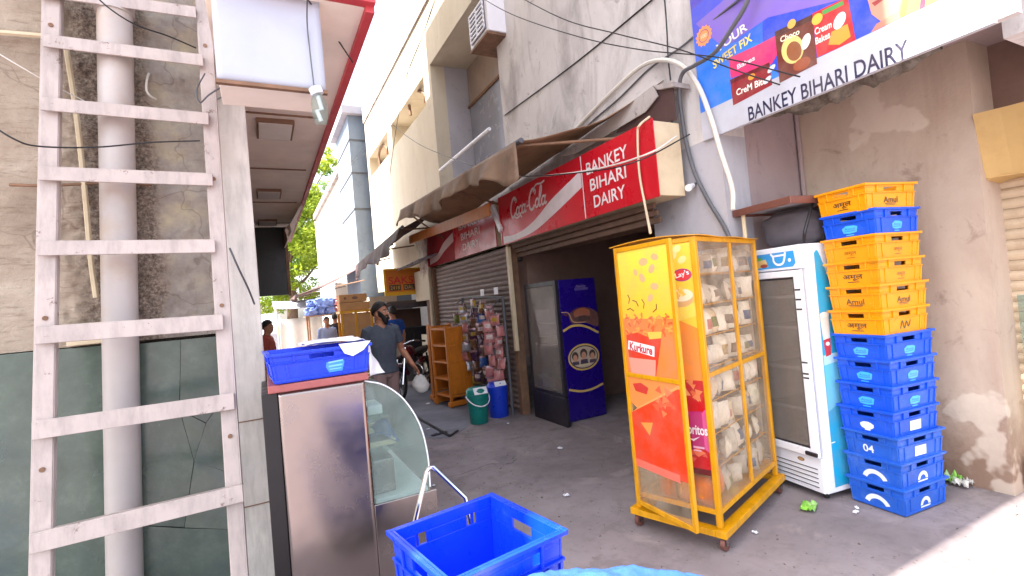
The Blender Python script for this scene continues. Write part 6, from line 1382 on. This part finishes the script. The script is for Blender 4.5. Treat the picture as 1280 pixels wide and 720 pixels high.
# ================================================================== PEOPLE
def person(name_label, loc, rz, H=1.70, shirt=None, trouser=None, arms=None, legs=None, head_yaw=0.0, voxel=0.011, beard=False, sleeve='short', hair_len=0.0, shirt_hem=0.86, group=None):
    """one continuous body, facing local -y, feet at z = 0"""
    k = H/1.72; t = thing("person", name_label, "person", loc, rz, group)
    m = MB(); n = 14
    def ring(c, rx, ry, nx=0.0, sup=2.0):
        out = []
        for i in range(n):
            a = 2*math.pi*i/n; ca, sa = math.cos(a), math.sin(a)
            out.append(V((c[0]+rx*math.copysign(abs(ca)**(2/sup), ca), c[1]+ry*math.copysign(abs(sa)**(2/sup), sa), c[2]))*k)
        return out
    # trunk, neck
    hz = shirt_hem
    m.rings([ring((0, 0, 0.80), 0.12, 0.10), ring((0, 0, hz-0.005), 0.165, 0.118), ring((0, 0, hz), 0.185, 0.135), ring((0, 0.005, 0.98), 0.175, 0.125), ring((0, 0.0, 1.08), 0.170, 0.125, sup=2.3), ring((0, -0.005, 1.20), 0.180, 0.125, sup=2.4), ring((0, 0, 1.30), 0.190, 0.120, sup=2.5),
             ring((0, 0.008, 1.38), 0.188, 0.102, sup=2.4), ring((0, 0.012, 1.425), 0.150, 0.085), ring((0, 0.012, 1.455), 0.085, 0.068), ring((0, 0.01, 1.475), 0.062, 0.062), ring((0, 0.0, 1.53), 0.056, 0.058), ring((0, -0.005, 1.58), 0.052, 0.056)])
    # head with brow, nose, jaw, ears
    hy = Matrix.Translation(V((0, -0.012, 0))) @ Matrix.Rotation(head_yaw, 4, 'Z')
    hm = MB()
    def hr(z, rx, ry, cy): return [(rx*math.cos(2*math.pi*i/n), cy+ry*math.sin(2*math.pi*i/n), z) for i in range(n)]
    hm.rings([hr(1.498, 0.020, 0.025, -0.055), hr(1.510, 0.042, 0.055, -0.035), hr(1.535, 0.058, 0.075, -0.018), hr(1.57, 0.066, 0.088, -0.008), hr(1.61, 0.071, 0.093, -0.002), hr(1.65, 0.074, 0.096, 0.002), hr(1.685, 0.069, 0.090, 0.006), hr(1.71, 0.050, 0.068, 0.008), hr(1.722, 0.022, 0.03, 0.008)])
    hm.rings([[(0.012*math.cos(a), -0.092+0.008*math.sin(a), 1.630) for a in [2*math.pi*i/8 for i in range(8)]], [(0.014*math.cos(a), -0.104+0.012*math.sin(a), 1.600) for a in [2*math.pi*i/8 for i in range(8)]], [(0.020*math.cos(a), -0.106+0.016*math.sin(a), 1.585) for a in [2*math.pi*i/8 for i in range(8)]], [(0.012*math.cos(a), -0.094+0.01*math.sin(a), 1.576) for a in [2*math.pi*i/8 for i in range(8)]]])
    for sg in (-1, 1): hm.sphere((sg*0.074, 0.008, 1.600), (0.010, 0.020, 0.033), 8, 6)
    hm.sphere((0, -0.088, 1.552), (0.026, 0.014, 0.010), 8, 5)
    m.v_off = len(m.v); m.add([(hy @ q)*k for q in hm.v], hm.f)
    # legs
    legs = legs or [((0.095, 0, 0.90), (0.10, -0.02, 0.49), (0.105, 0.03, 0.09)), ((-0.095, 0, 0.90), (-0.10, -0.02, 0.49), (-0.105, 0.03, 0.09))]
    for hip, kn, an in legs:
        hip, kn, an = map(V, (hip, kn, an)); P_ = [hip, hip.lerp(kn, 0.35), hip.lerp(kn, 0.75), kn, kn.lerp(an, 0.3), kn.lerp(an, 0.7), an+V((0, 0, 0.015)), an+V((0, 0, -0.012)), an+V((0, 0, -0.05))]
        m.tube([q*k for q in P_], [r*k for r in (0.098, 0.094, 0.078, 0.070, 0.070, 0.062, 0.060, 0.045, 0.042)], 12)
        foot = [an+V((0, 0.045, -0.055)), an+V((0, -0.02, -0.05)), an+V((0, -0.10, -0.062)), an+V((0, -0.175, -0.070))]
        m.tube([q*k for q in foot], [r*k for r in (0.030, 0.042, 0.038, 0.022)], 10)
    # arms and five fingered hands
    arms = arms or [((0.185, 0.01, 1.385), (0.235, 0.02, 1.11), (0.245, -0.05, 0.86)), ((-0.185, 0.01, 1.385), (-0.235, 0.02, 1.11), (-0.245, -0.05, 0.86))]
    wrists = []
    for sh, elb, wr in arms:
        sh, elb, wr = map(V, (sh, elb, wr)); cuff = 0.62 if sleeve == 'short' else 1.0
        c1 = sh.lerp(elb, cuff)
        if sleeve == 'short':
            m.tube([q*k for q in (sh+V((-sh.x*0.35, 0, 0.015)), sh, sh.lerp(elb, 0.3), c1-(elb-sh).normalized()*0.008, c1, c1.lerp(elb, 0.05), elb, elb.lerp(wr, 0.3), elb.lerp(wr, 0.7), wr)], [r*k for r in (0.070, 0.072, 0.070, 0.068, 0.066, 0.046, 0.042, 0.043, 0.035, 0.027)], 10)
        else:
            m.tube([q*k for q in (sh+V((-sh.x*0.35, 0, 0.015)), sh, sh.lerp(elb, 0.5), elb, elb.lerp(wr, 0.5), elb.lerp(wr, 0.95), wr)], [r*k for r in (0.070, 0.072, 0.060, 0.054, 0.048, 0.044, 0.027)], 10)
        d = (wr-elb).normalized(); side = V((0, -1, 0)); side = (side-d*side.dot(d)).normalized(); nn = d.cross(side); inn = -1 if sh.x > 0 else 1
        pb, pt = wr + d*0.015, wr + d*0.095
        m.rings([[((wr if i == 0 else (pb if i == 1 else pt)) + side*(w_*math.cos(a)) + nn*(h_*math.sin(a)))*k for a in [2*math.pi*j/10 for j in range(10)]] for i, (w_, h_) in enumerate(((0.026, 0.020), (0.034, 0.018), (0.041, 0.014)))])
        for j, (off, L) in enumerate(((0.033, 0.066), (0.011, 0.076), (-0.011, 0.070), (-0.033, 0.054))):
            b0 = pt + side*off - d*0.008; curl = V((inn*0.6, 0, 0))
            b1 = b0 + (d + curl*0.25).normalized()*L*0.5; b2 = b1 + (d + curl*1.1).normalized()*L*0.32; b3 = b2 + (d*0.4 + curl*1.6).normalized()*L*0.26
            m.tube([q*k for q in (b0, b1, b2, b3)], [q*k for q in (0.0100, 0.0096, 0.0090, 0.0078)], 7)
        tb0 = wr + d*0.03 + side*0.026; m.tube([q*k for q in (tb0, tb0+d*0.028+side*0.024+V((inn*0.006, 0, 0)), tb0+d*0.062+side*0.030+V((inn*0.016, 0, 0)))], [q*k for q in (0.013, 0.0115, 0.009)], 7)
        wrists.append((wr, d))
    # one skin
    me = bpy.data.meshes.new("tmp"); me.from_pydata([tuple(q) for q in m.v], [], m.f)
    ob = bpy.data.objects.new("tmp", me); COL.objects.link(ob)
    rm = ob.modifiers.new("r", 'REMESH'); rm.mode = 'VOXEL'; rm.voxel_size = voxel*0.62 if voxel < 0.012 else voxel
    sm = ob.modifiers.new("s", 'SMOOTH'); sm.factor = 0.5; sm.iterations = 2
    dg = bpy.context.evaluated_depsgraph_get(); nm = bpy.data.meshes.new_from_object(ob.evaluated_get(dg)); bpy.data.objects.remove(ob); bpy.data.meshes.remove(me)
    nm.name = "body"
    for q in (M['skin'], M[shirt], M[trouser], M['shoe']): nm.materials.append(q)
    mi = []
    for f in nm.polygons:
        c = f.center/k; idx = 0; dist = []
        for sh, elb, wr in arms:
            sh, elb, wr = map(V, (sh, elb, wr))
            def segd(a, b):
                ab = b-a; u = max(0, min(1, (c-a).dot(ab)/ab.dot(ab))); return (c-(a+ab*u)).length, u
            d1, u1 = segd(sh, elb); d2, u2 = segd(elb, wr + (wr-elb).normalized()*0.2); dist.append((min(d1, d2), d1 <= d2, u1, u2, (wr-elb).length/((wr-elb).length+0.2)))
        da_ = min(dist); arm = da_[0] < 0.085 and (abs(c.x) > 0.19 or not da_[1])
        if c.z > 1.462 - 0.5*max(0, -c.y-0.045) - (0.6*max(0, 0.06-abs(c.x))*(c.y < -0.03)): idx = 0
        elif arm and da_[0] < (0.09 if da_[1] else 0.075):
            if sleeve == 'short': idx = 1 if (da_[1] and da_[2] < 0.625) else 0
            else: idx = 1 if (da_[1] or da_[3] < da_[4]*0.97) else 0
        elif c.z > hz-0.006: idx = 1
        elif c.z > 0.092: idx = 2
        else: idx = 3
        mi.append(idx)
    nm.polygons.foreach_set("material_index", mi); nm.polygons.foreach_set("use_smooth", [True]*len(mi)); nm.update()
    bo = bpy.data.objects.new("body", nm); COL.objects.link(bo); bo.parent = t; W[bo] = W[t]
    # hair, beard, eyes, brows ride on the head
    def headpart(name, fn, nu, nv, mat, solid=0.0):
        q = MB(); q.grid(lambda u, v: (hy @ V(fn(u, v)))*k, nu, nv); return q.build(name, mat, t, local=True, smooth=True, angle=180, solid=solid)
    def cap(u, v):
        a = 2*math.pi*v; th = u*R(92 + 34*math.sin(a)*(1 if math.sin(a) > 0 else 0.86))
        nz_ = 1 + 0.06*noise.noise(V((math.cos(a)*5, math.sin(a)*5, u*6))) + 0.04*noise.noise(V((math.cos(a)*14, math.sin(a)*14, u*14)))
        top = 1.0 + 0.12*max(0, math.cos(th))
        nz_ *= 1.05
        return (0.082*nz_*math.sin(th)*math.cos(a), 0.008+0.103*nz_*math.sin(th)*math.sin(a), 1.632+0.101*nz_*top*math.cos(th)+0.02*math.sin(th)*(math.sin(a) < -0.3)*abs(math.sin(a)))
    headpart("hair", cap, 14, 24, M['hair'], 0.006)
    if beard:
        def bd(u, v):
            a = R(-178 + 176*v); fr = 1-abs(math.cos(a)); top = 1.636 - 0.088*min(1, fr*1.7)
            z = top - (0.095-0.013*fr)*u; rr_ = 1.0 - 0.40*u**2
            jit = 0.003*noise.noise(V((v*22, u*9, 1)))
            return ((0.0715*rr_+0.003+jit)*math.cos(a), -0.013+(0.086*rr_+0.006+0.008*fr*u+jit)*math.sin(a), z)
        headpart("beard", bd, 8, 18, M['hair'], 0.010)
        q = MB(); q.tube([(hy @ V(p_))*k for p_ in ((-0.036, -0.082, 1.560), (-0.018, -0.098, 1.571), (0, -0.101, 1.572), (0.018, -0.098, 1.571), (0.036, -0.082, 1.560))], 0.0075*k, 6); q.build("moustache", M['hair'], t, local=True, smooth=True)
    elif True:
        q = MB(); q.tube([(hy @ V(p_))*k for p_ in ((-0.026, -0.091, 1.565), (0, -0.100, 1.571), (0.026, -0.091, 1.565))], 0.005*k, 6); q.build("moustache", M['hair'], t, local=True, smooth=True)
    for sg in (-1, 1):
        q = MB(); q.sphere((0, 0, 0), (0.0125*k, 0.008*k, 0.007*k), 8, 6); q.v = [(hy @ V((sg*0.031, -0.0835, 1.622)))*k + x for x in q.v]; e = q.build("eye", M['eye'], t, local=True, smooth=True)
        q = MB(); q.sphere((0, 0, 0), (0.006*k, 0.004*k, 0.006*k), 8, 6); q.v = [(hy @ V((sg*0.031, -0.0895, 1.622)))*k + x for x in q.v]; q.build("iris", M['black'], e, local=True, smooth=True)
        q = MB(); q.tube([(hy @ V(p_))*k for p_ in ((sg*0.012, -0.095, 1.640), (sg*0.03, -0.093, 1.647), (sg*0.05, -0.080, 1.641))], 0.005*k, 5); q.build("eyebrow", M['hair'], t, local=True, smooth=True)
    return t, wrists, k
mloc = V((1.30, 6.2, 0)); mrz = R(14)
MAN, wr, kk = person("bearded man in dark grey polo shirt walking with a small plastic bag", mloc, mrz, 1.70, 'fab_grey', 'fab_trouser', head_yaw=R(30), beard=True, voxel=0.0115,
    arms=[((0.185, 0.01, 1.385), (0.275, 0.03, 1.12), (0.345, -0.12, 0.90)), ((-0.185, 0.01, 1.385), (-0.235, 0.07, 1.11), (-0.225, 0.05, 0.86))],
    legs=[((0.095, 0, 0.90), (0.10, 0.03, 0.49), (0.105, 0.17, 0.115)), ((-0.095, 0, 0.90), (-0.10, -0.10, 0.50), (-0.105, -0.10, 0.09))])
# polo collar and placket
m = MB()
for sg in (-1, 1):
    m.grid(lambda u, v: V((sg*(0.012+0.060*math.sin(R(150*u+10))+0.012*v), 0.012-0.082*math.cos(R(150*u+10))-0.008*v+0.01, 1.475-0.035*(1-u)-0.028*v+0.012*u))*kk, 10, 3)
m.build("collar", M['fab_grey'], MAN, local=True, smooth=True, angle=180, solid=0.004)
# the bag hangs from his hand
wq, dq = wr[0]; hand = (wq + dq*0.12)*kk; hw = W[MAN] @ hand
BG = thing("carrier_bag", "small translucent white carrier bag held by the bearded man", "bag", (hw.x, hw.y, hw.z-0.25))
m = MB()
def bag(u, v):
    a = 2*math.pi*v; z = -0.02-0.235*u; r = 0.018+0.085*math.sin(math.pi*min(1, u*0.9+0.02))**0.8*(1+0.2*noise.noise(V((math.cos(a)*2, math.sin(a)*2, u*4))))
    if u > 0.97: r *= 0.3
    return (hw.x+0.03*u+r*math.cos(a), hw.y+r*0.6*math.sin(a), hw.z+z)
m.grid(bag, 14, 18); m.build("bag_sack", M['bottle'], BG, smooth=True, angle=180)
m = MB(); m.tube([hw+V((-0.02, 0, 0.01)), hw+V((0, 0, -0.03))], 0.008, 6); m.build("bag_neck", M['bottle'], BG)
m = MB(); m.sphere((hw.x+0.03, hw.y, hw.z-0.20), (0.05, 0.04, 0.045)); m.build("bag_contents", M['bread'], BG, smooth=True)

person("man in pale blue shirt facing down the lane near the far stall", (1.41, 13.0, 0), R(8), 1.56, 'fab_shirt', 'fab_dark', voxel=0.02, sleeve='long')
person("dark clothed person turned away just behind the pale blue shirt", (1.66, 13.4, 0), R(170), 1.64, 'fab_dark', 'fab_dark', voxel=0.02, sleeve='long')
person("person in red brown shirt half hidden by the white column", (0.06, 9.6, 0), R(75), 1.60, 'fab_red', 'fab_dark', voxel=0.018)
person("person in bright blue shirt standing behind the motorcycle", (2.42, 10.3, 0), R(200), 1.66, 'fab_blue', 'fab_dark', voxel=0.018)

# ================================================================== FAR STALLS
FS = thing("food_stall", "dim stall with grey rounded roof under the yellow shop board", "stall", (3.1, 11.3, 0))
m = MB(); m.boxe(2.5, 3.7, 11.2, 12.6, 1.62, 1.80); m.build("roof", M['greytarp'], FS, bevel=0.06)
m = MB(); m.boxe(2.55, 3.6, 11.5, 12.4, 0.0, 1.15); m.build("bench", M['fab_dark'], FS, bevel=0.02)
for x in (2.55, 3.62): MB().tube([(x, 11.25, 0), (x, 11.25, 1.63)], 0.03, 8).build("post", M['white'], FS)
m = MB(); m.boxe(2.5, 3.7, 12.61, 12.7, 0, 1.6); m.build("back_board", M['darkroom'], FS)
m = MB(); m.lathe([(0.02, 0), (0.13, 0.03), (0.15, 0.12), (0.10, 0.2), (0.04, 0.22)], 16, (2.85, 11.7, 1.151)); tag(m.build("yellow_pot", M['wrap_yellow'], smooth=True), "round yellow pot on the dim stall's bench", "pot")
WS = thing("market_stall", "white canvas sided stall in the sun at the end of the lane", "stall", (0.9, 21, 0))
m = MB(); m.grid(lambda u, v: (0.55+1.5*u, 20.5+0.05*math.sin(u*15), 0.05+1.55*v), 30, 4); m.build("canvas_front", M['canvas'], WS, smooth=True, angle=180, solid=0.01)
m = MB(); m.grid(lambda u, v: (0.4+1.6*u, 20.2+2.2*v, 2.02+0.35*v-0.05*math.sin(u*3.14)), 12, 4); m.build("roof", M['boxwhite'], WS, solid=0.02)
for x in (0.5, 2.05):
    for y in (20.4, 22.3): MB().tube([(x, y, 0), (x, y, 2.1 if y < 21 else 2.3)], 0.03, 6).build("post", M['conduit'], WS)
VN = thing("white_van", "white van parked in the sun beside the canvas stall", "van", (-0.1, 23, 0))
m = MB(); m.rings([[(-0.95+x*1.0, yy, z) for x, z in pr_] for yy, pr_ in ((20.9, ((0, .45), (1.7, .45), (1.7, 1.05), (1.5, 1.1), (0.2, 1.1), (0, 1.05))), (21.6, ((0, .4), (1.7, .4), (1.7, 1.2), (1.55, 1.85), (0.15, 1.85), (0, 1.2))), (24.5, ((0, .4), (1.7, .4), (1.7, 1.2), (1.55, 1.9), (0.15, 1.9), (0, 1.2))))]); m.build("van_body", M['boxwhite'], VN, bevel=0.05)
m = MB(); m.add([(-0.72, 21.07, 1.22), (0.52, 21.07, 1.22), (0.45, 21.54, 1.78), (-0.65, 21.54, 1.78)], [(0, 1, 2, 3)]); m.build("windscreen", M['greyglass'], VN, solid=0.01)
for x in (-0.9, 0.7):
    for y in (21.5, 23.9): MB().tube([(x-0.08, y, 0.32), (x+0.08, y, 0.32)], 0.32, 16).build("wheel", M['tyre'], VN)
BL = ("nearest the far trees", "second from the trees", "in the middle of the deck", "second from the tower", "next to the grey tower")
for i in range(10):
    x = 1.40+0.29*(i % 5)+0.05*(i//5); z = 1.76+0.27*(i//5); r = 0.17+0.03*math.sin(i*2.3)
    lump("plastic_bundle", M[('bagblue', 'bagblue', 'greytarp', 'bagblue', 'wrap_pink')[(i*3) % 5]], (x, 17+0.1*(i % 2), z), (r, r*0.9, r*0.9), i*5.0, "%s plastic bundle %s on the far pole stand" % (("lower", "upper")[i//5], BL[i % 5]), "bundle", 0.5)
PF = thing("pole_stand", "rough pole frame carrying plastic bundles far along the lane", "frame", (2, 17, 0))
for x in (1.3, 2.7):
    for y in (16.7, 17.5): MB().tube([(x, y, 0), (x, y, 1.62)], 0.03, 6).build("pole", M['wood'], PF)
m = MB(); m.boxe(1.2, 2.8, 16.6, 17.6, 1.60, 1.64); m.build("deck", M['wood'], PF)

# ================================================================== LITTER
def scrap(px, py, name, mat, label, cat, sx, sy, hz_, seed, rz=0.0):
    c = onz(px, py, 0.004); m = MB(); q = Matrix.Translation(c) @ Matrix.Rotation(rz, 4, 'Z')
    m.grid(lambda u, v: q @ V(((u-0.5)*sx, (v-0.5)*sy, hz_*(0.25+0.75*abs(noise.noise(V((u*4, v*4, seed))))*2) + 0.01*math.sin(u*9+seed)**2)), 10, 8)
    return tag(m.build(name, mat, smooth=True, angle=180, solid=0.002), label, cat)
scrap(1011, 636, "wrapper", M['litter_green'], "green and white snack wrapper lying in front of the white fridge", "litter", 0.14, 0.09, 0.03, 2.0, 0.4)
scrap(1190, 603, "wrapper", M['litter_green'], "crumpled green wrapper by the pink wall behind the crates", "litter", 0.12, 0.09, 0.06, 6.0, 0.9)
scrap(1205, 607, "plastic_scrap", M['bottle'], "clear plastic scrap by the pink wall", "litter", 0.13, 0.10, 0.05, 9.0)
for i, (px, py, lab, s_) in enumerate(((1070, 641, "white crumb beside the lowest blue crate", 0.035), (1071, 636, "second white crumb beside the lowest blue crate", 0.025), (700, 561, "paper scrap in front of the violet fridge", 0.05), (708, 620, "paper scrap right of the foreground crate", 0.05), (635, 530, "paper scrap between blue bin and fridge", 0.04), (542, 608, "small paper scrap near the trolley handle", 0.03), (535, 537, "paper scrap on the pavement slabs", 0.045), (535, 505, "crumpled paper near the walking man", 0.07), (944, 667, "paper crumb in front of the snack rack", 0.03))):
    scrap(px, py, "paper_scrap", M['whiteplastic'], lab, "litter", s_, s_*0.7, 0.008, i*3.0, i)
scrap(549, 543, "dark_rag", M['fab_dark'], "dark flat rag lying on the lane by the drain joint", "litter", 0.22, 0.06, 0.012, 5.0, 0.2)

rnd = random.Random(21); m = MB()
for i in range(900):
    x, y = rnd.uniform(0.9, 4.3), rnd.uniform(1.2, 8.5); s_ = rnd.uniform(0.003, 0.011)*(1.6 if rnd.random() < 0.1 else 1); a = rnd.uniform(0, 6.28)
    if x > 3.1 and y > 3: continue
    m.add([(x+s_*math.cos(a), y+s_*math.sin(a), 0.001), (x-s_*math.sin(a), y+s_*math.cos(a), 0.001), (x-s_*math.cos(a), y-s_*math.sin(a), 0.001), (x+s_*0.2, y, 0.001+s_*0.7)], [(0, 1, 3), (1, 2, 3), (2, 0, 3)])
tag(m.build("grit", M['broken']), "loose grit and small stones scattered over the concrete lane", "grit", kind="stuff")
